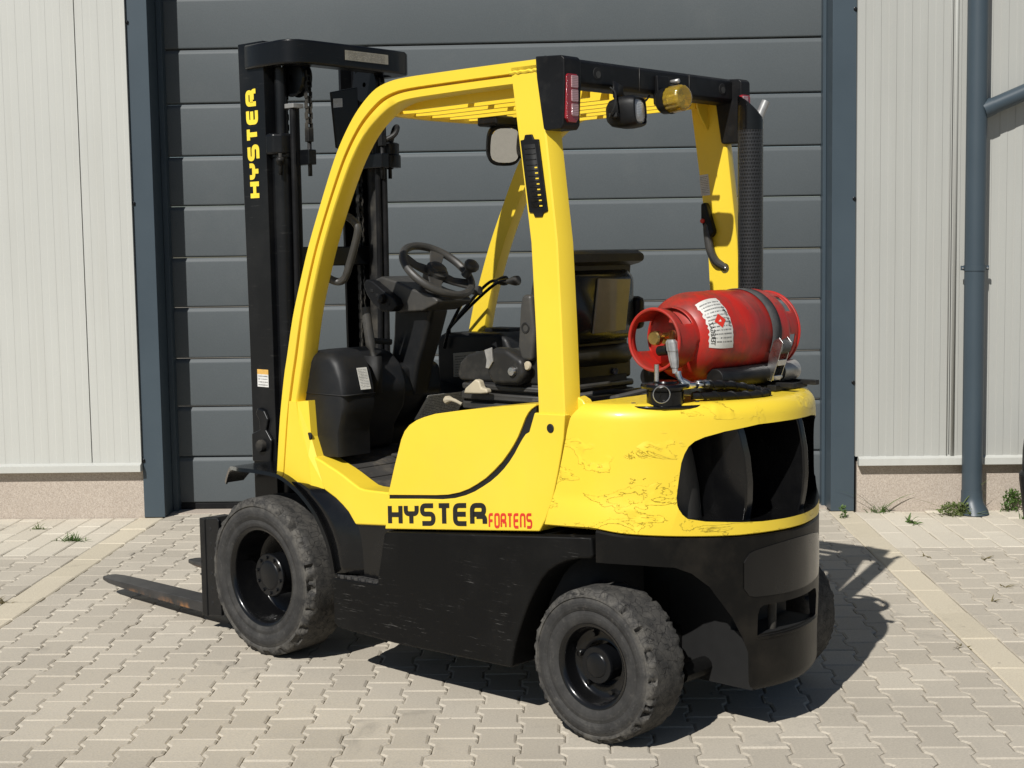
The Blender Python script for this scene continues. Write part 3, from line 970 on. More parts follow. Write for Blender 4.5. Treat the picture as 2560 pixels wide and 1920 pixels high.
def lettering(name, text, org, U, Vv, N, mat, parent, width, height, th=0.2, tv=0.2, gap=0.17, rad=0.2):
    """letters in the plane org + u*U + v*Vv, lifted along N, total width x height."""
    mats = mat
    tot = sum(GL[c][0]+tv for c in text)+gap*(len(text)-1)
    k = width/tot
    x = 0.0
    U, Vv, N, org = Vector(U).normalized(), Vector(Vv), Vector(N), Vector(org)
    holder = None
    objs = []
    for ci, c in enumerate(text):
        w, strokes = GL[c]
        mb = MB()
        for si, s in enumerate(strokes):
            pts = [(tv/2+p[0]*w, th/2+p[1]*(1-th)) for p in s]
            rp = round_poly(pts, rad)
            rb = ribbon(rp, th, tv)
            lift = 0.0010+0.00025*si
            A = []; 
            for (a, b) in rb:
                for q in (a, b):
                    A.append(org+U*((x+q.x)*k)+Vv*(q.y*height)+N*lift)
            n = len(rb)
            base = [p-N*0.0009 for p in A]
            F = [(2*i, 2*i+2, 2*i+3, 2*i+1) for i in range(n-1)]
            m = 2*n
            F += [(2*i, m+2*i, m+2*i+2, 2*i+2) for i in range(n-1)]+[(2*i+1, 2*i+3, m+2*i+3, m+2*i+1) for i in range(n-1)]
            mb.add(A+base, F)
        o = mb.build('letter', mats, parent, smooth=False)
        objs.append(o)
        x += w+tv+gap
    return objs

# ---------------------------------------------------------------- overhead guard
outer = [(-.074,.72),(-.101,.925),(-.132,1.085),(-.153,1.163),(-.194,1.312),(-.24,1.437),(-.298,1.580),(-.368,1.723),(-.437,1.857),(-.483,1.933),(-.530,1.995),(-.575,2.044),(-.624,2.085),(-.681,2.119),(-.749,2.137),(-.833,2.144),(-1.0,2.146),(-1.2,2.147),(-1.432,2.147)]
inner = [(-.155,.722),(-.186,.925),(-.226,1.085),(-.248,1.166),(-.283,1.313),(-.326,1.442),(-.380,1.576),(-.449,1.715),(-.518,1.835),(-.558,1.893),(-.598,1.941),(-.640,1.980),(-.690,2.014),(-.742,2.042),(-.795,2.058),(-.860,2.066),(-1.0,2.070),(-1.2,2.073),(-1.432,2.075)]
def dense(l):
    return [(p.x, p.y) for p in smooth_path([(a, b, 0) for a, b in l], 3)]
outer_d, inner_d = dense(outer), dense(inner)
prof = [(0, .518), (.02, .5265), (.05, .530), (.50, .530), (.515, .528), (.55, .5165), (.60, .5165), (.635, .526), (.66, .528), (.94, .528), (.98, .525), (1.0, .517), (1.0, .462), (.97, .455), (.03, .455), (0, .462)]
guard = MB()
for s in (1, -1):
    rings = []
    for (ox, oz), (ix, iz) in zip(outer_d, inner_d):
        rings.append([(lerp(ox, ix, n), (y if s > 0 else -(y-.032 if y > .5 else y-.012)), lerp(oz, iz, n)) for n, y in prof])
    f0 = len(guard.f)
    guard.loft(rings)
    for q in range(len(rings)-1):
        for i in (4, 5, 6): guard.mi[f0+q*len(prof)+i] = 1
gu = guard.build('overhead_guard', ['yellow', 'groove'], fl, angle=40)
for s, lab in ((1, None), (-1, None)):
    # rear leg of the guard: leaning box with a chamfered rear outer edge
    rings = []
    for z, xf, xr, yo in ((1.030, -1.420, -1.531, .536), (1.30, -1.411, -1.521, .535), (1.575, -1.396, -1.507, .534), (1.90, -1.349, -1.466, .532), (2.10, -1.319, -1.436, .530), (2.128, -1.315, -1.434, .530)):
        yi = .470 if s > 0 else .440
        if s < 0: yo -= .034
        rings.append([(xf, s*yi, z), (xf, s*(yo-.004), z), (xf-.004, s*yo, z), (xr+.006, s*yo, z), (xr, s*(yo-.003), z), (xr-.012, s*(yo-.030), z), (xr-.014, s*(yi+.004), z), (xr-.010, s*yi, z)])
    MB().loft(rings).build('guard_rear_leg', 'yellow', fl, angle=25)
    # weld bead where leg meets the roof rail
    pth = [(-1.315-.117*t/10, s*(.530+.0015*sin(t*2.1)), 2.112+.002*sin(t*3.7)) for t in range(11)]
    MB().tube(pth, .0055, 6).build('weld_bead', 'yellow', gu)
    # foot casting of the front leg
    A = [(-.128,.722),(-.287,.668),(-.272,.800),(-.222,.930),(-.212,1.0),(-.17,1.0)]
    Bq = [(-.287,.668),(-.349,.684),(-.301,.795),(-.268,.871),(-.258,1.005),(-.212,1.0),(-.222,.930),(-.272,.800)]
    f = MB()
    f.add([(x, s*.5345, z) for x, z in A]+[(x, s*.47, z) for x, z in A], [tuple(range(6)), tuple(range(11, 5, -1))]+[(i, (i+1) % 6, 6+(i+1) % 6, 6+i) for i in range(6)])
    yb = [.5345, .520, .517, .515, .515, .532, .5345, .5345]
    f.add([(x, s*(yb[i]-.0005), z) for i, (x, z) in enumerate(Bq)]+[(x, s*.46, z) for x, z in Bq], [tuple(range(8)), tuple(range(15, 7, -1))]+[(i, (i+1) % 8, 8+(i+1) % 8, 8+i) for i in range(8)])
    f.build('guard_foot', 'yellow', fl, smooth=False)
    if s > 0:
        for hx, hz in ((-.262, .872), (-.301, .745)):
            MB().lathe([(.0005, .003), (.013, .003), (.0145, .001), (.0145, -.004)], (hx, .5185, hz), 'y', 16).build('bolt_recess', 'hole', fl)
# cross members and roof bars
HD = [(-.655, .458), (-.600, .40), (-.545, .30), (-.510, .15), (-.500, 0), (-.510, -.15), (-.545, -.30), (-.600, -.40), (-.655, -.458)]
hdp = smooth_path([(x, y, 0) for x, y in HD], 3)
MB().loft([[(p.x+.028, p.y, 2.066), (p.x+.022, p.y, 2.106), (p.x-.022, p.y, 2.120), (p.x-.030, p.y, 2.072), (p.x-.020, p.y, 2.042), (p.x+.015, p.y, 2.044)] for p in hdp]).build('guard_front_bar', 'yellow', fl, angle=40)
def header_x(y): return interp(sorted([(p.y, p.x) for p in hdp]), y)
MB().box(-1.425, -1.360, -.46, .46, 2.075, 2.135).build('guard_rear_bar', 'yellow', fl, bevel=.005)
for i in range(9):
    y = .405-.1015*i
    hx = header_x(y)-.01
    MB().prism([(hx, 2.050), (hx-.12, 2.046), (-1.37, 2.052), (-1.37, 2.118), (hx-.06, 2.118), (hx, 2.104)], y-.006, y+.006, 'y').build('roof_bar', 'yellow', gu, bevel=.002)
for x in (-.95,):
    MB().box(x-.014, x+.014, -.455, .455, 2.122, 2.134).build('roof_tie', 'yellow', gu, bevel=.002)
# gusset curves at the top of the rear legs
for s in (1, -1):
    arc = [(-.468+.10*(1-cos(t*pi/2/8)), 2.075-.16*(1-sin(t*pi/2/8))) for t in range(9)]
    poly = [(-.468, 2.076)]+[(a, b) for a, b in arc][::1]
    g0 = -.470 if s < 0 else -.470
    poly = [(s*a, b) for a, b in ([(-.470, 2.0755), (-.470, 1.915)]+[(-.470+.10*sin(t*pi/16)**2, 1.915+.160*t/8) for t in range(1, 9)])]
    MB().prism(poly, -1.400, -1.394, 'x').build('guard_gusset', 'yellow', gu)
# black rear bar cover, with holes
rb = MB().prism([(-1.440, 2.150), (-1.500, 2.148), (-1.512, 2.138), (-1.512, 2.074), (-1.498, 2.062), (-1.436, 2.060)], -.470, .470, 'y').build('rear_bar_cover', 'bumper_plastic', fl, bevel=.005)
for y in (.335, -.055, -.365):
    ho_ = MB().lathe([(.0005, -.0004), (.0185, -.0004), (.0205, .001), (.0215, .003)], (-1.5128, y, 2.108), 'x', 20).build('cover_hole', 'hole', rb)
    MB().prism(circ((y-.005, 2.105), .0115, 18), -1.5140, -1.5133, 'x').build('hole_inner_disc', 'plastic_lt', rb)  # smaller lighter disc set off-centre in the dark one
for y in (.115, -.165):
    MB().box(-1.5135, -1.5115, y-.001, y+.001, 2.068, 2.142).build('cover_joint', 'plastic_lt', rb)
rc = random.Random(5)
MB().tube(smooth_path([(-1.437+rc.uniform(-.004, .004), .50-.1*i, 2.1525+rc.uniform(0, .0035)) for i in range(11)], 3), .0028, 6).build('sealant_bead', 'hole', rb)
for s in (1, -1):
    side = [(-1.433, 2.152), (-1.540, 2.146), (-1.551, 2.136), (-1.552, 2.06), (-1.545, 1.935), (-1.535, 1.922), (-1.470, 1.921), (-1.463, 1.927), (-1.437, 2.085)]
    YC = 0.0 if s > 0 else .060
    cp = MB().prism(side, s*(.462-(0 if s > 0 else .035)), s*(.543-YC), 'y').build('corner_cap', 'bumper_plastic', fl, bevel=.009, seg=3)
    # tail lamp on the rear face of the cap
    tl = MB()
    def rr_rect(y0, y1, z0, z1, r):
        return [(y0+r, z0), (y1-r, z0), (y1, z0+r), (y1, z1-r*.6), (y1-r*.6, z1), (y0+r*.6, z1), (y0, z1-r*.6), (y0, z0+r)]
    xr = -1.5525
    lamp = MB().prism([(s*(a-YC), b) for a, b in rr_rect(.482, .5375, 1.942, 2.090, .012)], xr-.004, xr+.010, 'x').build('tail_lamp', 'lens_red', fl, bevel=.002)
    for k in range(3):
        z0 = 1.962+.043*k
        MB().prism([(s*(a-YC), b) for a, b in rr_rect(.486, .517, z0, z0+.037, .003)], xr-.0075, xr-.003, 'x').build('lamp_pane', 'lens_white', lamp, bevel=.0015)
# air vent set into the left rear leg
vt = MB()
vpo = [(-1.361,1.898),(-1.376,1.899),(-1.381,1.914),(-1.409,1.914),(-1.417,1.898),(-1.437,1.897),(-1.472,1.672),(-1.454,1.667),(-1.449,1.655),(-1.417,1.655),(-1.411,1.668),(-1.394,1.670)]
vi = [(-1.376,1.883),(-1.424,1.883),(-1.456,1.684),(-1.407,1.684)]
ve = MB()
ve.prism(vpo, .530, .5385, 'y')
vent = ve.build('vent_grille', 'bumper_plastic', fl, bevel=.0025)
MB().prism(vi, .5383, .5388, 'y').build('vent_opening', 'hole', vent)
for k in range(11):
    t = (k+.8)/11.6
    xa, xb = lerp(-1.376, -1.407, t), lerp(-1.424, -1.456, t)
    z = lerp(1.883, 1.684, t)
    MB().prism([(.5386, z-.0015), (.5410, z+.0005), (.5410, z+.0022), (.5386, z+.0012)], xb+.002, xa-.002, 'x').build('vent_slat', 'plastic', vent)
for k in range(3, 11):
    t = (k+1.25)/11.6
    xb = lerp(-1.424, -1.456, t); z = lerp(1.883, 1.684, t)
    MB().box(xb+.003, xb+.014+.001*(k % 3), .5386, .5394, z-.0025, z+.0015).build('gap_light_chip', 'yellow', vent, smooth=False)  # yellow chips stand in for light showing through the lower gaps
# inner decals
quad('operator_decal', [(-1.408,-.4378,1.742),(-1.369,-.4378,1.740),(-1.360,-.4378,1.815),(-1.399,-.4378,1.818)][::1], 'print_silver', fl, .001)
quad('guard_decal', [(-.92, -.4425, 2.082), (-1.28, -.4425, 2.085), (-1.28, -.4425, 2.128), (-.92, -.4425, 2.126)], 'print_tan', fl, .001)

# ---------------------------------------------------------------- side covers
cover_top = [(-.717,.702),(-.753,.806),(-.790,.903),(-.808,.933),(-.833,.956),(-.868,.975),(-.905,.988),(-.96,1.003),(-1.08,1.022),(-1.262,1.046),(-1.419,1.064)]
groove_up = [(-.717,.700),(-.958,.7235),(-1.015,.731),(-1.069,.744),(-1.112,.760),(-1.151,.780),(-1.192,.804),(-1.231,.834),(-1.268,.866),(-1.299,.900),(-1.320,.926),(-1.338,.952),(-1.356,.985),(-1.372,1.016),(-1.385,1.034),(-1.398,1.046),(-1.419,1.059)]
groove_lo = [(-.717,.686),(-.890,.7035),(-.986,.712),(-1.045,.722),(-1.096,.737),(-1.138,.754),(-1.177,.775),(-1.213,.796),(-1.246,.820),(-1.274,.844),(-1.299,.870),(-1.321,.897),(-1.340,.925),(-1.357,.948),(-1.371,.964),(-1.386,.971),(-1.398,1.002),(-1.411,1.036)]
low_edge = [(-1.420,1.0345),(-1.538,1.0375),(-1.531,.962),(-1.519,.905),(-1.506,.850),(-1.494,.805),(-1.481,.759),(-1.453,.696),(-1.425,.653),(-.695,.575)]
for s in (1, -1):
    up = MB().prism(cover_top+groove_up[::-1], s*.40, s*.545, 'y').build('side_cover', 'yellow', fl, bevel=.017, seg=4, angle=50)
    lo = MB().prism(groove_lo+low_edge, s*.44, s*.545, 'y').build('cowl_panel', 'yellow', fl, bevel=.005, seg=3, angle=40)
    MB().prism([(x, z+.003) for x, z in groove_up]+[(x, z-.003) for x, z in groove_lo[::-1]], s*.42, s*.5385, 'y').build('seal_strip', 'plastic', fl)
    if s > 0:
        MB().lathe([(.0005, .0035), (.0125, .0035), (.0145, .002), (.0145, -.002)], (-1.479, .545, .990), 'y', 18).build('bolt_recess', 'hole', lo)
        U = Vector((-.482, 0, .0535))
        lettering('hyster', 'HYSTER', (-.7145, .5452, .5905), U, (0, 0, 1), (0, 1, 0), 'letter_black', lo, .4835, .0785, th=.215, tv=.235, gap=.075, rad=.22)
        lettering('fortens', 'FORTENS', (-1.2035, .5452, .6385), Vector((-.193, 0, .0205)), (0, 0, 1), (0, 1, 0), 'letter_red', lo, .194, .0505, th=.18, tv=.22, gap=.12, rad=.2)
# yellow floor side below the step opening
ft = [(-.296,.800),(-.340,.788),(-.383,.772),(-.422,.759),(-.46,.744),(-.505,.724),(-.547,.707),(-.575,.7035),(-.62,.7035),(-.725,.706)]
fb = [(-.725,.588),(-.690,.583),(-.521,.568),(-.500,.592),(-.484,.610),(-.453,.632),(-.415,.654),(-.351,.680)]
for s in (1, -1):
    MB().prism(ft+fb, s*.43, s*.530, 'y').build('floor_side', 'yellow', fl, bevel=.008, seg=3, angle=40)
# ---------------------------------------------------------------- black chassis side with step
pan = [(-.420,.366),(-.660,.376),(-.6625,.400),(-.700,.562),(-.712,.570),(-1.640,.664),(-1.648,.660),(-1.653,.600),(-1.640,.594),(-1.595,.588),(-1.549,.575),(-1.508,.556),(-1.471,.532),(-1.440,.500),(-1.410,.455),(-1.383,.410),(-1.360,.362),(-1.340,.315),(-1.322,.268),(-1.310,.225),(-1.304,.186),(-.74,.172),(-.46,.178),(-.432,.184),(-.416,.198)]
for s in (1, -1):
    ch = MB().prism(pan, s*.30, s*.556, 'y').build('chassis_side', 'satin', fl, bevel=.010, seg=3, angle=35)
    st = MB().box(-.655, -.424, s*.36, s*.552, .360, .3785) if s > 0 else MB().box(-.655, -.424, s*.552, s*.36, .360, .3785)
    so = st.build('step_tread', 'mat', fl, bevel=.004)
    if s > 0:
        for i in range(8):
            for j in range(5):
                MB().lathe([(.0004, .0012), (.0055, .0012), (.0062, 0)], (-.640+.029*i, .395+.034*j, .3785), 'z', 8).build('tread_hole', 'hole', so)
        for i in range(6):
            MB().box(-.645+.038*i, -.629+.038*i, .5515, .5535, .3665, .3795).build('tread_tooth_gap', 'hole', so)
MB().box(-.72, -1.55, -.44, .44, .20, .62).build('chassis_core', 'hole', fl)
MB().box(-.70, -.20, -.43, .43, .30, .56).build('axle_housing', 'satin', fl, bevel=.02)
# black inner wall behind the front wheel, between fender and panel
for s in (1, -1):
    MB().prism([(-.47, .36), (-.72, .36), (-.72, .60), (-.50, .585), (-.47, .50)], s*.36, s*.515, 'y').build('inner_wheel_wall', 'black', fl, bevel=.008)

# ---------------------------------------------------------------- counterweight
PLAN = [(-1.40,.557),(-1.55,.557),(-1.64,.551),(-1.70,.535),(-1.745,.512),(-1.79,.481),(-1.835,.441),(-1.88,.391),(-1.915,.345),(-1.95,.293),(-1.98,.238),(-2.005,.180),(-2.024,.120),(-2.037,.060),(-2.041,0)]
PLAN = PLAN+[(x, -y) for x, y in PLAN[-2::-1]]
sm = smooth_path([(x, y, 0) for x, y in PLAN], 4)
def plan_ring(xf, inset, n=72):
    """points along the plan curve from the left front x=xf around the back to the right front."""
    pts = [p for p in sm if p.x <= xf-1e-4]
    pts = [Vector((xf, interp([(-p.x, p.y) for p in sm[:len(sm)//2]], -xf), 0))]+pts
    pts.append(Vector((xf, -pts[0].y, 0)))
    L = [0]
    for a, b in zip(pts[:-1], pts[1:]): L.append(L[-1]+(b-a).length)
    out = []
    for k in range(n):
        t = L[-1]*k/(n-1)
        i = max(j for j in range(len(L)) if L[j] <= t+1e-9); i = min(i, len(pts)-2)
        f = (t-L[i])/(L[i+1]-L[i]); out.append(pts[i].lerp(pts[i+1], f))
    res = []
    for k, p in enumerate(out):
        a = out[max(k-1, 0)]; b = out[min(k+1, n-1)]
        d = (b-a).normalized(); nn = Vector((-d.y, d.x, 0))   # pointing inward or outward
        c = Vector((-1.5, 0, 0))-p
        if nn.dot(c) < 0: nn = -nn
        res.append(p+nn*inset)
    return res
def xfront(z): return interp([(.66, -1.452), (.675, -1.457), (.694, -1.462), (.795, -1.502), (.926, -1.535), (.99, -1.548), (1.03, -1.560), (1.057, -1.582), (1.08, -1.60)], z)
def zbot(p): return interp([(-2.05, .6585), (-1.98, .6585), (-1.88, .666), (-1.74, .677), (-1.65, .690), (-1.40, .676)], p.x)
rings = []
R = .052
levels = [(-1, .004), (0, 0.0), (.30, -.0005), (.31, -.0005), (.34, .0025)]
TOP = 1.075
def ringz(zf, inset):
    r = plan_ring(xfront(zf), inset)
    return r
zl = [(.68, .006, True), (.684, 0.0, True), (.755, 0.0, False), (.764, .0035, False)]
for z in (.80, .85, .90, .95, .99, TOP-R): zl.append((z, .0035+.01*(z-.764)/.26, False))
for k in range(1, 9):
    a = pi/2*k/8
    zl.append((TOP-R+R*sin(a), .0135+R*(1-cos(a)), False))
for z, ins, bot in zl:
    r = ringz(z, ins)
    rings.append([(p.x, p.y, (zbot(p)+(0.004 if ins == 0 else 0) if bot else z)) for p in r])
cwm = MB(); n = len(rings[0])
cwm.loft(rings)
# crown the roof of the counterweight: replace the flat cap by a shallow dome
cwu = cwm.build('counterweight_top', ['yellow_chip', 'black'], fl)
cw_cut = [(.402,.754),(.393,.736),(.380,.722),(.334,.711),(.234,.701),(.156,.696),(.06,.695)]
cw_top = [(.06,1.003),(.156,1.001),(.269,.986),(.325,.972),(.352,.960),(.368,.945),(.379,.923),(.388,.895),(.397,.836),(.403,.79)]
poly = cw_cut+[(-y, z) for y, z in cw_cut[::-1]]+[(-y, z) for y, z in cw_top[::-1]]+cw_top
poly = cw_cut[::1]+[(-y, z) for y, z in cw_cut[::-1]]+[(-y, z) for y, z in cw_top[::-1]]+cw_top[::1]
ct = MB(); ct.cur = 1
ct.prism(poly, -2.4, -1.66, 'x')
cutter = ct.build('cutter', ['yellow_chip', 'black'], fl)
boolean_cut(cwu, [cutter])
cwu.name = 'counterweight_top'
# things inside the rear opening: fins, duct and a screen
for y0, y1, tw in ((.165, .205, .02), (-.125, -.095, 0.0)):
    rg = []
    for z in (.690, .72, .76, .82, .90, .97, 1.006):
        t = (z-.69)/.316
        xo = -1.975-(.01 if y0 > 0 else .045)+.10*(.5-t)**2
        dy = .045*(1-t)*(1 if y0 > 0 else .3)-.02
        rg.append([(xo, y0-dy, z), (xo, y1-dy, z), (-1.70, y1+.05-dy, z), (-1.70, y0+.05-dy, z)])
    MB().loft(rg).build('cooling_fin', 'black', fl, bevel=.006)
rg = []
for z, w in ((.70, .075), (.80, .085), (.90, .075), (.965, .055)):
    rg.append([(-1.83-.03*cos(2*pi*k/20), .32-(.965-z)*.18+w*cos(2*pi*k/20), z) if False else (-1.80+.045*sin(2*pi*k/20), .335-(.965-z)*.22+w*cos(2*pi*k/20), z) for k in range(20)])
MB().loft(rg).build('air_duct', 'plastic_lt', fl)
MB().box(-1.672, -1.664, -.39, .39, .70, 1.0).build('radiator_screen', 'hole', fl)

zt = lambda p: zbot(p)-.004
rings = []
for z, ins in ((.150, .030), (.158, .012), (.172, .003), (.19, 0.0), (.40, 0.0), (.64, 0.0)):
    r = plan_ring(-1.660, ins)
    rings.append([(p.x, p.y, z+(.012*(1-((p.x+2.041)/.4))**0 if False else 0)) for p in r])
r = plan_ring(-1.660, 0.0); rings.append([(p.x, p.y, zt(p)-.006) for p in r])
r = plan_ring(-1.660, 0.006); rings.append([(p.x, p.y, zt(p)) for p in r])
cwl = MB().loft(rings).build('counterweight_base', ['cw_black', 'hole'], fl)
arch = [(-1.55, .05), (-1.55, .584), (-1.72, .584), (-1.785, .581), (-1.862, .572), (-1.896, .551), (-1.93, .505), (-1.95, .455), (-1.969, .404), (-1.985, .338), (-1.994, .284), (-1.996, .05)]
cuts = []
for s in (1, -1):
    c = MB(); c.cur = 1
    c.prism(arch, s*.165, s*.75, 'y')
    cuts.append(c.build('cutter', ['cw_black', 'hole'], fl))
c = MB(); c.cur = 1
c.prism([(.175, .335), (.155, .331), (-.155, .331), (-.175, .335), (-.190, .40), (-.178, .421), (-.150, .428), (.150, .428), (.165, .421), (.172, .40)], -2.3, -1.90, 'x')
cuts.append(c.build('cutter', ['cw_black', 'hole'], fl))
boolean_cut(cwl, cuts)
MB().tube([(-1.985, .055, .325), (-1.985, .055, .435)], .014, 14).build('towing_pin', 'mast_dust', fl)
# raised lip round the towing pocket and the curved cover plate above it
def on_plan(y, off=0.0):
    tab = sorted([(p.y, p.x) for p in sm if p.x < -1.7])
    x = interp(tab, y); e = .01
    x1 = interp(tab, y+e); x0 = interp(tab, y-e)
    nrm = Vector((-1.0, (x1-x0)/(2*e), 0)).normalized()
    return Vector((x, y, 0))+nrm*off
def patch(y0, y1, zlo, zhi, r, off, nm, mat, ny=26):
    """rounded rectangle wrapped on the curved rear, zlo/zhi functions of y."""
    rows = []
    for i in range(ny+1):
        y = lerp(y0, y1, i/ny)
        d = min(abs(y-y0), abs(y-y1))
        cut = r-sqrt(max(0, r*r-(r-min(d, r))**2))
        a, b = zlo(y)+cut*.8, zhi(y)-cut*.8
        p = on_plan(y, off); q = on_plan(y, -.004)
        rows.append([(q.x, q.y, a-.002), (p.x, p.y, a), (p.x, p.y, lerp(a, b, .5)), (p.x, p.y, b), (q.x, q.y, b+.002)])
    m = MB().loft(rows, closed=False, cap=False)
    return m.build(nm, mat, fl, angle=50)
patch(.222, -.235, lambda y: .455+.25*y*y*.6, lambda y: .624-.5*y*y, .035, .0030, 'rear_cover_plate', 'black')
rows = []
for i in range(41):
    y = lerp(.192, -.207, i/40)
    t = min(1, min(i, 40-i)/5)
    a, b, c = on_plan(y, -.006), on_plan(y, .0045*t), on_plan(y, -.012)
    rows.append([(a.x, a.y, .316), (b.x, b.y, .322), (b.x, b.y, .3275), (c.x, c.y, .334)])
MB().loft(rows, closed=False, cap=False).build('pocket_lip', 'cw_black', fl, angle=60)
# steering axle and underside seen through the arch
MB().box(-1.71, -1.54, -.36, .36, .20, .32).build('steer_axle', 'satin', fl, bevel=.02)
MB().tube([(-1.80, .30, .20), (-1.80, -.30, .20)], .030, 12).build('steer_cylinder', 'satin', fl)
MB().box(-1.88, -1.40, -.16, .16, .32, .60).build('chassis_tail', 'hole', fl)

# ---------------------------------------------------------------- front fenders
def fender(s):
    pts = [(.375,.632),(.325,.672),(.262,.708),(.170,.722),(.110,.726),(.02,.728),(-.062,.727),(-.132,.722),(-.199,.699),(-.265,.664),(-.330,.614),(-.368,.571),(-.404,.515),(-.428,.457),(-.445,.385)]
    P = [(p.x, p.y) for p in smooth_path([(a, b, 0) for a, b in pts], 3)]
    rings = []
    for i, (x, z) in enumerate(P):
        t = i/(len(P)-1)
        a = P[max(i-1, 0)]; b = P[min(i+1, len(P)-1)]
        d = Vector((b[0]-a[0], b[1]-a[1])).normalized(); nn = Vector((-d.y, d.x))
        if nn.y < 0: nn = -nn
        yo = .568 if x < .12 else .568-(x-.12)*.5
        th = .008
        lip = .014
        rings.append([(x, s*.35, z), (x, s*yo, z), (x-nn.x*lip, s*(yo+.003), z-nn.y*lip), (x-nn.x*lip, s*(yo-.006), z-nn.y*lip), (x-nn.x*th, s*(yo-.010), z-nn.y*th), (x-nn.x*th, s*.35, z-nn.y*th)])
    return MB().loft(rings).build('front_fender', 'black', fl, angle=35)
for s in (1, -1): fender(s)
# glossy inner mudguard between fender and yellow floor side
for s in (1, -1):
    P1 = [(-.20,.700),(-.265,.668),(-.330,.618),(-.368,.575),(-.404,.519),(-.428,.461),(-.447,.385)]
    P2 = [(-.30,.690),(-.372,.676),(-.440,.640),(-.490,.600),(-.520,.560),(-.540,.490),(-.548,.385)]
    a = [(p.x, p.y) for p in smooth_path([(x, z, 0) for x, z in P1], 3)]; b = [(p.x, p.y) for p in smooth_path([(x, z, 0) for x, z in P2], 3)]
    rows = [[(x1, s*.558, z1), (lerp(x1, x2, .35), s*.552, lerp(z1, z2, .35)+.004), (x2, s*.515, z2), (x2, s*.45, z2)] for (x1, z1), (x2, z2) in zip(a, b)]
    MB().loft(rows, closed=False, cap=False).build('mudguard', 'black', fl, solid=.006)

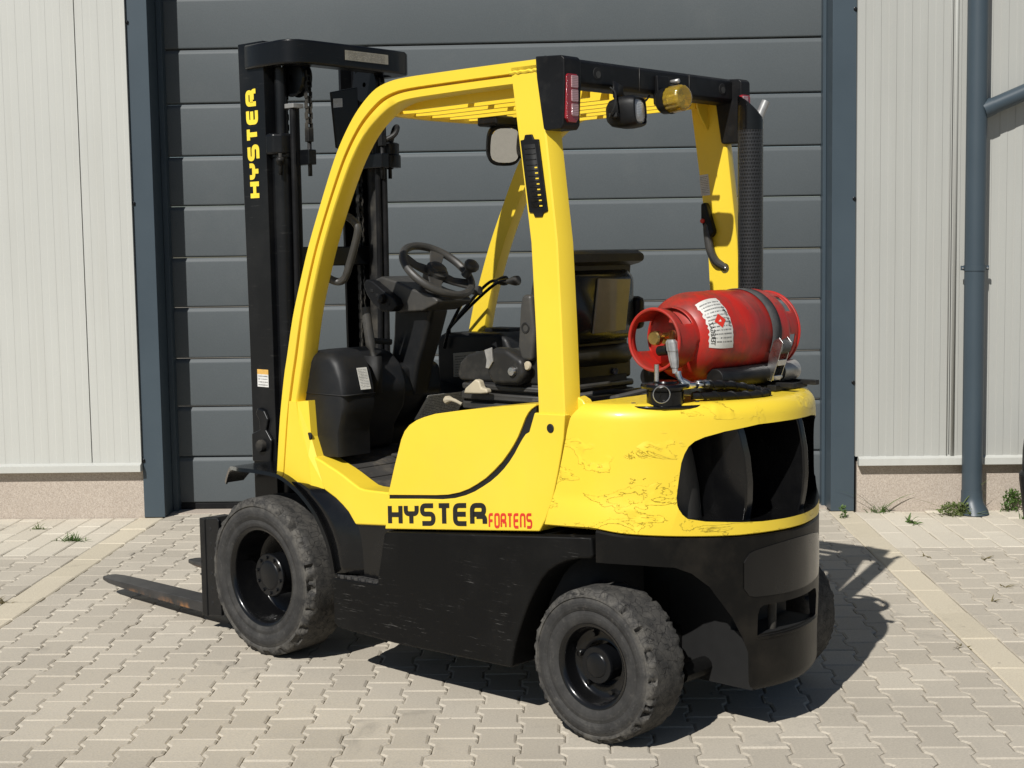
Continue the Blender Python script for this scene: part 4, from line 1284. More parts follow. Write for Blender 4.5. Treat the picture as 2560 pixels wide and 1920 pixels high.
# ---------------------------------------------------------------- wheels
def wheel(name_parent, cx, yo, R, w, rr_, seed, s, deep, hubr, hubout, nb, lugs):
    """yo: |y| of outer face, s side."""
    e = empty('wheel', (cx, s*(yo-w/2), R), 0 if s > 0 else pi, parent=fl)
    rg = random.Random(seed)
    hw = w/2
    prof = [(rr_*1.0, -.80*hw), (R*.72, -.97*hw), (R*.86, -1.0*hw), (R*.93, -.98*hw), (R*.975, -.93*hw), (R, -.80*hw)]
    prof += [(R, hw*t) for t in (-.55, -.28, 0, .28, .55, .72)]
    prof += [(R*.998, .82*hw), (R*.985, .90*hw), (R*.955, .965*hw), (R*.925, .985*hw), (R*.898, .990*hw), (R*.890, .945*hw), (R*.880, .945*hw), (R*.870, .992*hw), (R*.80, 1.0*hw), (R*.735, .985*hw), (R*.728, .950*hw), (R*.718, .950*hw), (R*.708, .980*hw), (lerp(R*.70, rr_, .45), .955*hw), (lerp(R*.70, rr_, .8), .90*hw), (rr_*1.005, .80*hw)]
    n = 168
    import math as _m
    ph = [rg.uniform(0, 6.28) for _ in range(12)]
    def fn(q, k):   # smooth-ish noise around the wheel
        return sum(sin((3+5*j)*q+ph[(j+k) % 12])/(1+j) for j in range(5))/2.3
    chips = [rg.random() for _ in range(n)]
    rings = []; wear = []
    for pi_, (r, a) in enumerate(prof):
        ring = []
        for k in range(n):
            q = 2*pi*k/n
            rad, ax = r, a
            tread = r > R*.94 and a > .5*hw
            edge = r > R*.94 and abs(a) > .74*hw
            if r > R*.94:
                rad += .0016*fn(q, pi_ % 5)
            if edge:
                lug = (k*lugs/n) % 1.0
                if lug < .16:
                    rad -= .019*(1-abs(lug-.08)/.08)*(1.0 if abs(a) > .8*hw else .5)
                    ax -= .008 if a > 0 else -.008
                c = chips[k]
                nz = fn(q*2.7, 3)
                if nz > .15 and a > 0:
                    rad -= .013*min(1, (nz-.15)*2)*(.4+c)
                    ax -= .014*min(1, (nz-.15)*2)*(.3+c)
                rad -= .006*c*c
                ax += rg.uniform(-.003, .001)
            elif a > .3*hw and r > R*.9:
                rad -= .003*chips[(k*7) % n]*(1 if fn(q*3.1, 2) > .3 else 0)
            rad = min(rad, R+.0)
            ring.append((rad*cos(q), ax, rad*sin(q)))
            wear.append(1.0 if r > R*.93 else 0.0)
        rings.append(ring)
    mb = MB().loft(rings, True, False)
    # close inside towards the rim
    ty = mb.build('tyre', 'rubber_front' if deep else 'rubber_rear', e, angle=60)
    at = ty.data.attributes.new('wear', 'FLOAT', 'POINT'); at.data.foreach_set('value', wear)
    o = hw
    if deep:
        rp = [(rr_*1.02, .80*o), (rr_*1.045, .86*o), (rr_*1.03, .90*o), (rr_*.985, .885*o), (rr_*.955, .82*o), (rr_*.935, .70*o), (rr_*.93, .2*o), (rr_*.90, .10*o), (rr_*.90, -.30*o), (rr_*.87, -.36*o), (rr_*.60, -.40*o), (rr_*.44, -.36*o), (rr_*.44, -.5*o), (.002, -.5*o)]
        disc = -.38*o
    else:
        rp = [(rr_*1.02, .80*o), (rr_*1.06, .84*o), (rr_*1.04, .89*o), (rr_*.98, .875*o), (rr_*.93, .80*o), (rr_*.90, .68*o), (rr_*.88, .30*o), (rr_*.82, .22*o), (rr_*.62, .16*o), (rr_*.55, .20*o), (rr_*.55, -.2*o), (.002, -.2*o)]
        disc = .18*o
    MB().lathe(rp, (0, 0, 0), 'y', 56).build('rim', 'black', e, angle=45)
    ho = hubout-(yo-o)   # local y of the hub face
    hb = MB().lathe([(hubr*.98, disc-.02), (hubr*.98, ho-.014), (hubr*1.02, ho-.012), (hubr*1.02, ho-.003), (hubr*.985, ho), (hubr*.70, ho), (hubr*.66, ho+.003), (hubr*.60, ho+.005), (.001, ho+.006)], (0, 0, 0), 'y', 40).build('hub', 'mast', e, angle=40)
    for k in range(nb):
        q = 2*pi*(k+.3)/nb
        MB().lathe([(.0005, .007), (.006, .0065), (.0072, .004), (.0072, -.002)], (hubr*.84*cos(q), ho, hubr*.84*sin(q)), 'y', 8).build('hub_bolt', 'mast', e)
    for k in range(6):
        q = 2*pi*(k+.15)/6
        rad = rr_*.72
        MB().lathe([(.0005, .016), (.0085, .015), (.0095, .010), (.0095, -.004)], (rad*cos(q), disc, rad*sin(q)), 'y', 8).build('wheel_nut', 'black', e)
    return e
RF, RRR = .3085, .2465
w1 = wheel(fl, 0, .572, RF, .205, .188, 1, 1, True, .083, .522, 10, 22)
w2 = wheel(fl, 0, .572, RF, .205, .188, 2, -1, True, .083, .522, 10, 22)
w3 = wheel(fl, -1.632, .548, RRR, .178, .132, 3, 1, False, .058, .516, 0, 18)
w4 = wheel(fl, -1.632, .548, RRR, .178, .132, 4, -1, False, .058, .516, 0, 18)

# ---------------------------------------------------------------- mast, carriage and forks
YM = .316
def ix(u, y):  # helper kept simple
    return u
for s in (1, -1):
    # outer channel: U-section open to the inside, leaning very slightly forward at the top
    rings = []
    for z, dx in ((.13, -.002), (.72, 0.0), (1.2, .003), (1.7, .010), (2.395, .022)):
        x0, x1 = .192+dx*.6, .342+dx
        yo, yi = s*YM, s*.235
        t = .016
        rings.append([(x0, yo, z), (x1, yo, z), (x1, yi, z), (x1-t*1.3, yi, z), (x1-t*1.3, s*(YM-t), z), (x0+t*1.3, s*(YM-t), z), (x0+t*1.3, yi, z), (x0, yi, z)])
    rail = MB().loft(rings).build('mast_outer_rail', 'mast', fl, bevel=.003)
    # inner I channel
    rings = []
    for z, dx in ((.10, 0.0), (2.36, .020)):
        x0, x1 = .215+dx, .325+dx
        a, b = s*.288, s*.198
        t = .014
        rings.append([(x0, a, z), (x1, a, z), (x1, b, z), (x1-t, b, z), (x1-t, s*.262, z), (x0+t, s*.262, z), (x0+t, b, z), (x0, b, z)])
    MB().loft(rings).build('mast_inner_rail', 'mast', fl, bevel=.002)
    # lift cylinder behind the rail
    cy = MB().lathe([(.041, 0.30), (.041, 1.935), (.046, 1.937), (.046, 1.985), (.036, 1.99), (.030, 2.0)], (.176, s*.254, 0), 'z', 26, True).build('lift_cylinder', 'mast_dust' if s < 0 else 'mast', fl)
    MB().lathe([(.024, 1.99), (.024, 2.29)], (.176, s*.254, 0), 'z', 18, True).build('piston_rod', 'mast', cy)
    # clamp bracket to the rail
    MB().prism([(.205, s*.318), (.205, s*.20), (.150, s*.20), (.128, s*.235), (.130, s*.285), (.160, s*.318)], 1.945, 2.03, 'z').build('cylinder_clamp', 'mast', fl, bevel=.012, seg=3)
    MB().tube([(.138, s*.296, 1.865), (.138, s*.296, 1.95)], .008, 8).build('clamp_stud', 'mast_dust', fl)
    MB().lathe([(.015, 0), (.015, .012), (.018, .014), (.018, .022), (.012, .03)], (.138, s*.296, 1.905), 'z', 6, True).build('clamp_nut', 'mast_dust', fl)
    # chain: anchor, pulley and links
    MB().lathe([(.010, -.026), (.072, -.026), (.076, -.018), (.062, -.014), (.062, .014), (.076, .018), (.072, .026), (.010, .026)], (.150, s*.196, 2.252), 'y', 32).build('chain_pulley', 'mast', fl)
    def chain(x, y, z0, z1):
        ln = MB(); z = z0; k = 0
        while z < z1:
            w = .0135 if k % 2 == 0 else .0095
            ln.box(x-.009, x+.009, y-w, y-w+.003, z, z+.0245)
            ln.box(x-.009, x+.009, y+w-.003, y+w, z, z+.0245)
            ln.box(x-.005, x+.005, y-.012, y+.012, z+.002, z+.008)
            z += .0205; k += 1
        return ln
    for cxx, z0 in ((.076, 2.045), (.224, .45)):
        ch = chain(cxx, s*.196, z0, 2.255).build('lift_chain', 'mast_dust', fl, smooth=False)
        tag(ch, kind='stuff')
    MB().box(.064, .088, s*.196-.014, s*.196+.014, 1.995, 2.05).build('chain_anchor', 'mast_dust', fl, bevel=.003)
    MB().tube([(.076, s*.196, 1.86), (.076, s*.196, 2.0)], .0085, 10).build('anchor_bolt', 'mast_dust', fl)
    MB().box(.058, .215, s*.196-.020, s*.196+.020, 1.905, 1.965).build('anchor_bracket', 'mast', fl, bevel=.004)
    # hoses between pulley and chassis
    for k, (yy, xx) in enumerate(((.243, .118), (.216, .128))):
        MB().tube(smooth_path([(xx, s*yy, 2.13), (xx, s*yy, 2.0), (xx, s*yy, 1.5), (xx+.01, s*yy, 1.1), (xx+.03, s*yy, .55)], 4), .0125, 12).build('mast_hose', 'bumper_plastic', fl)
    MB().box(.095, .150, s*.205, s*.258, 2.128, 2.146).build('hose_clip', 'grip', fl, bevel=.002)
# cross member at the top: wraps round both rails
outl = [(.322, .285), (.318, .318), (.300, .332), (.200, .334), (.085, .334), (.045, .322), (.015, .285), (.006, .215), (.004, 0)]
outl = outl+[(x, -y) for x, y in outl[-2::-1]]
inl = [(.322, -.285), (.20, -.285), (.110, -.28), (.085, -.24), (.085, 0)]
inl = inl+[(x, -y) for x, y in inl[-2::-1]]
for nm in ('mast_top_crossbar',):
    cb = MB().prism(outl+inl, 2.290, 2.385, 'z').build(nm, 'mast', fl, bevel=.010, seg=3, angle=50)
quad('crossbar_decal', [(.0035, .062, 2.321), (.0035, -.172, 2.321), (.0035, -.172, 2.360), (.0035, .062, 2.360)], 'print_grey', fl, .0015)
MB().box(.20, .33, -.24, .24, .55, .68).build('mast_lower_crossbar', 'mast', fl, bevel=.006)
MB().box(.20, .33, -.24, .24, 1.50, 1.58).build('mast_mid_crossbar', 'mast', fl, bevel=.006)
# lettering and decals on the outer face of the left rail
rails = [o for o in fl.children if o.name.startswith('mast_outer_rail')]
lettering('mast_word', 'HYSTER', (.2405, YM+.0005, 1.778), (0.012, 0, 1), (1, 0, 0), (0, 1, 0), 'letter_yellow', rails[0], .432, .0755, th=.255, tv=.25, gap=.11, rad=.2)
quad('hand_warning_decal', [(.298, YM+.0005, 1.015), (.227, YM+.0005, 1.015), (.227, YM+.0005, 1.086), (.298, YM+.0005, 1.086)], 'print_warn', fl, .001)
MB().prism([(.335,.705),(.215,.71),(.205,.80),(.24,.84),(.225,.885),(.25,.92),(.29,.93),(.305,.905),(.285,.88),(.28,.84),(.335,.82)], YM, YM+.014, 'y').build('tilt_bracket', 'mast', fl, bevel=.006)
MB().lathe([(.0005,.030),(.022,.028),(.026,.02),(.026,0)], (.262, YM+.006, .775), 'y', 16).build('tilt_pin', 'mast_dust', fl)
# load guard plate behind the right side with a grey reflective strip
MB().prism([(.045, 2.205), (-.10, 2.235), (-.10, 1.96), (.022, 1.98)], .112, .124, 'x').build('mast_cover', 'mast', fl, bevel=.004)
quad('mast_cover_decal', [(.1115, .036, 2.142), (.1115, -.012, 2.148), (.1115, -.012, 2.183), (.1115, .036, 2.178)], 'print_silver', fl, .001)
MB().lathe([(.046, 0), (.046, .05), (.040, .055), (.040, .10), (.03, .105)], (.125, -.285, 1.91), 'z', 20, True).build('valve_block', 'mast', fl)
MB().tube(smooth_path([(.125, -.285, 2.0), (.10, -.29, 2.07), (.06, -.27, 2.075), (.05, -.24, 2.04), (.10, -.20, 2.01)], 4), .011, 10).build('valve_hose', 'mast_dust', fl)
# carriage
for s in (1, -1):
    MB().prism([(.388, .075), (.492, .062), (.500, .10), (.500, .455), (.492, .468), (.40, .480), (.388, .47)], s*.455, s*.470, 'y').build('carriage_side_plate', 'mast', fl, bevel=.003)
    MB().box(.478, .515, s*.452-.022, s*.452+.022, .060, .470).build('carriage_upright', 'mast', fl, bevel=.004)
    for k in range(6):
        MB().lathe([(.0004, .0008), (.008, .0008), (.009, 0)], (.448, s*.4702, .12+.062*k), 'y', 10).build('carriage_hole', 'hole', fl)
for z0, z1 in ((.085, .16), (.36, .44)):
    MB().box(.44, .485, -.455, .455, z0, z1).build('carriage_bar', 'mast', fl, bevel=.005)
MB().box(.36, .44, -.19, -.12, .10, .46).build('carriage_bracket', 'mast', fl, bevel=.004)
MB().box(.36, .44, .12, .19, .10, .46).build('carriage_bracket', 'mast', fl, bevel=.004)
for y in (.365, -.105):
    tp = [(.520,.052),(.520,.60),(.556,.60),(.560,.13),(.575,.104),(.61,.093),(1.0,.091),(1.38,.088),(1.395,.080),(1.395,.074),(1.2,.060),(.7,.050)]
    fk = MB()
    rings = []
    for x, hw, zt_, zb_ in ((.520,.052,.094,.048),(.62,.052,.093,.048),(.9,.052,.092,.052),(1.2,.051,.091,.062),(1.32,.047,.090,.068),(1.38,.036,.089,.073),(1.402,.020,.087,.077)):
        rings.append([(x, y-hw, zb_), (x, y+hw, zb_), (x, y+hw, zt_), (x, y-hw, zt_)])
    fk.loft(rings)
    fk.box(.520, .556, y-.052, y+.052, .09, .46)
    fk.build('fork', 'fork', fl, bevel=.004)

# ---------------------------------------------------------------- operator compartment
def rbox(name, x0, x1, y0, y1, z0, z1, mat, bev=.02, seg=3, parent=None):
    return MB().box(min(x0, x1), max(x0, x1), min(y0, y1), max(y0, y1), z0, z1).build(name, mat, parent or fl, bevel=bev, seg=seg)
# floor
MB().prism([(-.20, .79), (-.31, .786), (-.545, .700), (-.80, .700), (-.80, .66), (-.20, .66)], -.50, .505, 'y').build('floor_plate', 'mat', fl, bevel=.004)
for k in range(3):
    xa = -.345-.075*k; za = .786-.0275*k-.012
    MB().prism([(xa, za+.004), (xa-.066, za-.020), (xa-.066, za-.026), (xa, za-.004)], .18, .475, 'y').build('floor_mat_rib', 'mat', fl, bevel=.003)
# front dash: left pod, kick panel, centre and right console
def pod_ring(y, sc):
    P = [(-.150,1.02),(-.160,1.095),(-.190,1.165),(-.225,1.188),(-.28,1.195),(-.340,1.188),(-.376,1.163),(-.404,1.115),(-.420,1.06),(-.425,1.0),(-.415,.955),(-.395,.90),(-.395,.80),(-.155,.79),(-.150,.90)]
    cx_, cz_ = -.295, .99
    return [(cx_+(x-cx_)*sc, y, .79+(z-.79)*(1-(1-sc)*.8)) for x, z in P]
MB().loft([pod_ring(.335, 1.0), pod_ring(.43, 1.0), pod_ring(.458, .975), pod_ring(.475, .93), pod_ring(.483, .87)]).build('dash_pod', 'plastic', fl, angle=50)
MB().box(-.4285, -.148, .33, .486, 1.028, 1.031).build('pod_seam', 'hole', fl)
MB().prism([(-.10,.79),(-.10,1.165),(-.17,1.185),(-.285,1.170),(-.345,1.12),(-.372,1.04),(-.355,.96),(-.30,.88),(-.28,.79)], .105, .334, 'y').build('dash_panel', 'plastic', fl, bevel=.024, seg=3, angle=25)
MB().box(-.388, -.30, .258, .288, 1.02, 1.16).build('brake_slot', 'hole', fl)
quad('pod_decal', [(-.4235, .402, 1.045), (-.4235, .352, 1.045), (-.4010, .352, 1.125), (-.4010, .402, 1.125)], 'print_white', fl, .003)
MB().prism([(-.02,.70),(-.03,1.115),(-.09,1.14),(-.25,1.132),(-.318,1.105),(-.332,1.0),(-.275,.925),(-.20,.865),(-.18,.70)], -.125, .25, 'y').build('dash_panel', 'plastic', fl, bevel=.02, seg=3)
MB().prism([(-.02,.70),(-.03,.99),(-.10,1.01),(-.20,1.0),(-.30,.97),(-.275,.925),(-.20,.865),(-.18,.70)], -.50, -.125, 'y').build('dash_lower', 'plastic', fl, bevel=.015)
MB().prism([(-.10,.86),(-.10,1.195),(-.14,1.213),(-.455,1.222),(-.50,1.20),(-.545,1.11),(-.56,.86)], -.515, -.315, 'y').build('side_console', 'plastic', fl, bevel=.022, seg=3)
MB().box(-.44, -.30, -.50, -.40, 1.21, 1.235).build('console_tray', 'bumper_plastic', fl, bevel=.008)
quad('console_plate', [(-.335, -.3135, 1.04), (-.475, -.3135, 1.055), (-.475, -.3135, 1.155), (-.335, -.3135, 1.142)], 'print_white', fl, .001)
quad('console_plate', [(-.205, -.3135, 1.03), (-.335, -.3135, 1.043), (-.335, -.3135, 1.142), (-.205, -.3135, 1.13)], 'print_tan', fl, .002)
quad('lower_plate', [(-.262, -.02, .885), (-.262, -.26, .885), (-.325, -.27, .985), (-.325, -.04, .985)], 'print_white', fl, .004)
# recess round the column foot and handbrake
col = MB()
col.prism([(-.235,1.345),(-.455,1.338),(-.415,1.235),(-.365,1.12),(-.325,.98),(-.195,.98),(-.205,1.12),(-.225,1.22)], -.052, .052, 'y')
cobj = col.build('steering_column', 'plastic', fl, bevel=.022, seg=3)
hd = MB().prism([(-.165,1.415),(-.195,1.368),(-.245,1.332),(-.310,1.318),(-.445,1.325),(-.520,1.352),(-.530,1.368),(-.495,1.388),(-.400,1.408),(-.300,1.440),(-.215,1.458),(-.180,1.448)], -.095, .095, 'y').build('column_head', 'plastic_lt', cobj, bevel=.016, seg=3)
MB().prism([(-.150,1.425),(-.170,1.385),(-.205,1.348),(-.255,1.322),(-.315,1.322),(-.345,1.345),(-.325,1.375),(-.265,1.405),(-.205,1.440),(-.165,1.448)], .088, .132, 'y').build('switch_panel', 'bumper_plastic', cobj, bevel=.007)
for k in range(4):
    MB().box(-.300+.030*k, -.284+.030*k, .1305, .1345, 1.345+.017*k, 1.358+.017*k).build('switch', 'hole', cobj, bevel=.002)
MB().lathe([(.0005, .022), (.017, .020), (.020, .010), (.020, 0)], (-.262, .128, 1.372), 'y', 16).build('ignition_switch', 'bumper_plastic', cobj)
MB().tube([(-.25, .08, 1.20), (-.235, .12, 1.205), (-.225, .165, 1.21)], .012, 10).build('tilt_lever', 'plastic_lt', cobj)
# steering wheel (built flat, then tilted towards the seat)
sw = empty('steering_wheel', (-.435, .0, 1.480), 0, parent=fl)
sw.rotation_euler = (0, -radians(40), 0)
RW = .148
def torus(mb, R, r, n=48, m=12):
    V = []; F = []
    for i in range(n):
        for j in range(m):
            a, b = 2*pi*i/n, 2*pi*j/m
            V.append(((R+r*cos(b))*cos(a), (R+r*cos(b))*sin(a), r*sin(b)))
    for i in range(n):
        for j in range(m):
            F.append((i*m+j, ((i+1) % n)*m+j, ((i+1) % n)*m+(j+1) % m, i*m+(j+1) % m))
    return mb.add(V, F)
torus(MB(), RW, .0155).build('wheel_rim', 'plastic_lt', sw)
for a in (radians(-38), radians(142), radians(52), radians(232)):
    d = Vector((cos(a), sin(a), 0)); t = Vector((-sin(a), cos(a), 0))
    wdt = .026 if abs(a) < 2.6 else .02
    rg = [[d*q+t*w+Vector((0, 0, z)), d*q-t*w+Vector((0, 0, z)), d*q-t*w+Vector((0, 0, z-.011)), d*q+t*w+Vector((0, 0, z-.011))] for q, w, z in ((.02, .034, -.012), (.08, .024, -.012), (.146, .032, .004))]
    MB().loft(rg).build('spoke', 'plastic_lt', sw, bevel=.003)
MB().lathe([(.040, -.05), (.046, -.02), (.046, .004), (.034, .012), (.033, .018), (.026, .022), (.001, .023)], (0, 0, 0), 'z', 28).build('horn_pad', 'plastic_lt', sw)
ka = radians(205)
MB().lathe([(.020, 0), (.016, .012), (.015, .028), (.027, .040), (.031, .052), (.028, .063), (.016, .071), (.001, .073)], (-.045, -.118, .006), 'z', 24).build('steering_knob', 'plastic_lt', sw)
MB().tube([(0, 0, -.10), (0, 0, -.02)], .03, 16).build('wheel_shaft', 'bumper_plastic', sw)
# hydraulic levers on the right console
for k, (y, tipx, tipz, kink) in enumerate(((-.330, -.560, 1.438, -.17), (-.365, -.462, 1.437, -.135), (-.30, -.375, 1.398, -.19))):
    pth = [(kink+.025, y, 1.15), (kink+.005, y, 1.215), (kink-.012, y, 1.245), (lerp(kink, tipx, .45), y, lerp(1.245, tipz, .62)), (lerp(kink, tipx, .72), y, tipz-.012), (tipx+.04, y, tipz-.006)]
    lv = MB().tube(smooth_path(pth, 4), .0068, 8).build('hydraulic_lever', 'black', fl)
    ax = Vector((-1, 0, .08)).normalized()
    c0 = Vector((tipx+.06, y, tipz-.010))
    MB().tube([c0+ax*q for q in (0, .012, .030, .045, .058, .062)], .01, 14, rfun=lambda i: (.009, .012, .017, .0205, .0195, .014)[i]).build('lever_knob', ('plastic_lt', 'bumper_plastic', 'plastic_lt')[k], lv)
# parking brake
MB().tube(smooth_path([(-.36, .273, 1.03), (-.368, .273, 1.12), (-.345, .273, 1.20), (-.332, .273, 1.26), (-.318, .273, 1.345)], 4), .02, 12, rfun=lambda i: .010 if i < 8 else .0185).build('parking_brake_lever', 'plastic_lt', fl)
# pedal and pad
MB().box(-.50, -.36, -.06, .20, .765, .780).build('pedal', 'mat', fl, bevel=.006)
# grab handle on the left front leg
MB().tube(smooth_path([(-.385, .460, 1.690), (-.405, .425, 1.683), (-.432, .410, 1.655), (-.435, .408, 1.62), (-.385, .410, 1.50), (-.358, .412, 1.455), (-.328, .425, 1.447), (-.300, .460, 1.470)], 5), .0145, 12).build('grab_handle', 'plastic_lt', fl)
# seat deck and engine hood
MB().prism([(-.735, .70), (-.76, .975), (-1.60, 1.005), (-1.60, .70)], -.47, .41, 'y').build('engine_hood', 'plastic', fl, bevel=.02)
MB().prism([(-1.28,1.000),(-1.28,1.022),(-1.50,1.048),(-1.62,1.066),(-1.66,1.070),(-1.66,1.0)], -.44, .43, 'y').build('hood_rear_seal', 'plastic', fl, bevel=.01)
for y in (.30, .05):
    MB().tube(smooth_path([(-1.24, y+.06, 1.045), (-1.34, y, 1.06), (-1.44, y-.06, 1.052), (-1.56, y-.15, 1.085)], 4), .009, 8).build('wiring_hose', 'mat', fl)
# yellow stub beside the rear leg
MB().prism([(-1.500,1.02),(-1.500,1.068),(-1.515,1.084),(-1.538,1.090),(-1.560,1.080),(-1.575,1.062),(-1.575,1.02)], .44, .485, 'y').build('latch_stub', 'yellow', fl, bevel=.006)
# seat
seat = empty('seat', (0, 0, 0), 0, parent=fl)
def bell(z, w):
    return [(-.765, .24-.03), (-.765, -.21), (-.80, -.245), (-1.20, -.245), (-1.22, -.22), (-1.22, .22), (-1.20, .245), (-.80, .245)]
for k, (z0, z1, ins) in enumerate(((.985, 1.012, 0.0), (1.020, 1.047, .004), (1.056, 1.078, .0))):
    MB().prism([(x+(ins if x > -.9 else -ins), y) for x, y in bell(0, 0)], z0, z1, 'z').build('bellows_fold', 'plastic_lt', seat, bevel=.010, seg=3, angle=60)
MB().prism([(x-.02 if x > -.9 else x+.02, y*.93) for x, y in bell(0, 0)], .975, 1.10, 'z').build('bellows_core', 'hole', seat)
MB().prism([(-.762,1.105),(-.775,1.150),(-.812,1.180),(-.88,1.196),(-.99,1.196),(-1.20,1.178),(-1.20,1.085),(-.775,1.085)], -.235, .235, 'y').build('seat_cushion', 'seat', seat, bevel=.028, seg=4, angle=25)
MB().prism([(-.955,1.185),(-.985,1.215),(-1.05,1.212),(-1.125,1.175),(-1.135,1.12),(-1.105,1.085),(-.985,1.082),(-.955,1.12)], .215, .285, 'y').build('hip_bolster', 'seat', seat, bevel=.02, seg=3, angle=20)
MB().lathe([(.0005,.012),(.014,.011),(.017,.006),(.017,0)], (-1.085, .286, 1.135), 'y', 16).build('belt_bolt', 'steel', seat)
MB().prism([(-.955,1.205),(-.99,1.215),(-.995,1.165),(-.975,1.14),(-.96,1.142),(-.965,1.17)], .284, .292, 'y').build('belt_tongue', 'grip', seat, bevel=.002)
MB().prism([(-.845,1.045),(-.855,1.065),(-.905,1.100),(-.925,1.095),(-.935,1.07),(-.96,1.068),(-.965,1.052),(-.93,1.048)], .262, .290, 'y').build('adjust_paddle', 'beige', seat, bevel=.007, seg=3)
MB().tube(smooth_path([(-.715, .25, 1.005), (-.735, .25, 1.015), (-.765, .25, 1.012), (-.795, .245, 1.0)], 3), .014, 10, rfun=lambda i: (.008, .014, .016, .014, .010, .007, .007, .006, .006, .006)[min(i, 9)]).build('adjust_knob', 'beige', seat)
bk = [(-1.085,1.16),(-1.098,1.30),(-1.115,1.42),(-1.140,1.515),(-1.165,1.535),(-1.215,1.535),(-1.222,1.49),(-1.214,1.40),(-1.205,1.25),(-1.20,1.16)]
MB().prism(bk, -.215, .225, 'y').build('backrest', 'seat', seat, bevel=.03, seg=4, angle=22)
def rrect(y0, y1, z0, z1, r, n=6, crown=0.0):
    out = []
    for cy_, cz_, a0 in ((y1-r, z0+r, -pi/2), (y1-r, z1-r, 0), (y0+r, z1-r, pi/2), (y0+r, z0+r, pi)):
        for k in range(n+1):
            a = a0+pi/2*k/n
            y = cy_+r*cos(a); z = cz_+r*sin(a)
            if z > (z0+z1)/2: z += crown*(1-((y-(y0+y1)/2)/((y1-y0)/2))**2)
            out.append((y, z))
    return out
def rr_loft(rows, nm, mat, angle=50):
    return MB().loft([[(x, y, z) for y, z in rrect(*a)] for x, a in rows]).build(nm, mat, seat, angle=angle)
rr_loft([(-1.120, (-.205, .215, 1.45, 1.525, .035, 6, .012)), (-1.150, (-.225, .235, 1.468, 1.540, .034, 6, .014)), (-1.200, (-.238, .248, 1.488, 1.546, .028, 6, .016)), (-1.245, (-.240, .250, 1.500, 1.542, .020, 6, .016)), (-1.262, (-.232, .242, 1.508, 1.534, .012, 6, .016))], 'headroll', 'seat')
rr_loft([(-1.190, (-.205, .215, 1.215, 1.500, .05)), (-1.212, (-.212, .222, 1.222, 1.485, .045)), (-1.232, (-.208, .218, 1.232, 1.470, .04)), (-1.243, (-.192, .202, 1.248, 1.455, .035))], 'backrest_shell', 'black')
MB().prism([(.045,1.256),(-.140,1.262),(-.172,1.445),(.012,1.450)], -1.2495, -1.2415, 'x').build('document_pouch', 'pouch', seat, bevel=.003)
rg = []
for y in (-.225, -.20, -.1, 0, .1, .20, .235):
    k = .040 if abs(y) < .21 else .028
    rg.append([(-1.185+k*1.15*cos(2*pi*q/20), y, 1.175+k*sin(2*pi*q/20)) for q in range(20)])
MB().loft(rg).build('lumbar_roll', 'seat', seat, angle=60)
MB().prism([(-1.10,1.17),(-1.085,1.22),(-1.098,1.36),(-1.108,1.40),(-1.15,1.40),(-1.165,1.28),(-1.15,1.17)], .226, .262, 'y').build('back_hinge_cover', 'plastic_lt', seat, bevel=.014, seg=3)
MB().lathe([(.012,.001),(.018,.002),(.020,0)], (-1.125, .2625, 1.285), 'y', 14).build('hinge_bolt', 'hole', seat)
MB().lathe([(.0005,.010),(.013,.009),(.016,.004),(.016,0)], (-1.135, .262, 1.155), 'y', 14).build('belt_bolt', 'beige', seat)
MB().box(-1.255, -1.20, -.255, -.205, 1.26, 1.38).build('belt_reel', 'bumper_plastic', seat, bevel=.02)
MB().lathe([(.0005,.010),(.010,.009),(.012,.004),(.012,0)], (-1.21, -.13, 1.112), 'x', 10).build('seat_bolt', 'grip', seat)
# mirrors under the front of the roof
for k, (y0, x, zc, yw) in enumerate(((-.085, -.72, 1.948, .075), (-.175, -.80, 1.955, .075))):
    mr = empty('rear_view_mirror', (x, y0, zc), 0, parent=fl)
    mr.rotation_euler = (0, radians(-14), radians(-30) if k == 0 else radians(-20))
    rg = []
    for ox, sc_ in ((.075, .35), (.06, .70), (.03, .93), (0, 1.0), (-.010, 1.0), (-.013, .95)):
        ring = []
        for q in range(28):
            a = 2*pi*q/28
            cx_, sz_ = cos(a), sin(a)
            e_ = 2/3.2
            ring.append((ox, .068*sc_*abs(cx_)**e_*(1 if cx_ >= 0 else -1), .078*sc_*abs(sz_)**e_*(1 if sz_ >= 0 else -1)))
        rg.append(ring)
    MB().loft(rg).build('mirror_housing', 'bumper_plastic', mr, angle=50)
    ring = []
    for q in range(28):
        a = 2*pi*q/28; cx_, sz_ = cos(a), sin(a); e_ = 2/3.2
        ring.append((-.0135, .058*abs(cx_)**e_*(1 if cx_ >= 0 else -1), .066*abs(sz_)**e_*(1 if sz_ >= 0 else -1)))
    MB().loft([ring, [(-.0145, p[1]*.98, p[2]*.98) for p in ring]]).build('mirror_glass', 'mirror', mr)
    MB().tube([(.03, 0, .05), (.03, 0, .13)], .009, 8).build('mirror_arm', 'bumper_plastic', mr)
MB().box(-.76, -.66, -.14, .0, 2.015, 2.052).build('mirror_bracket', 'bumper_plastic', fl, bevel=.008)
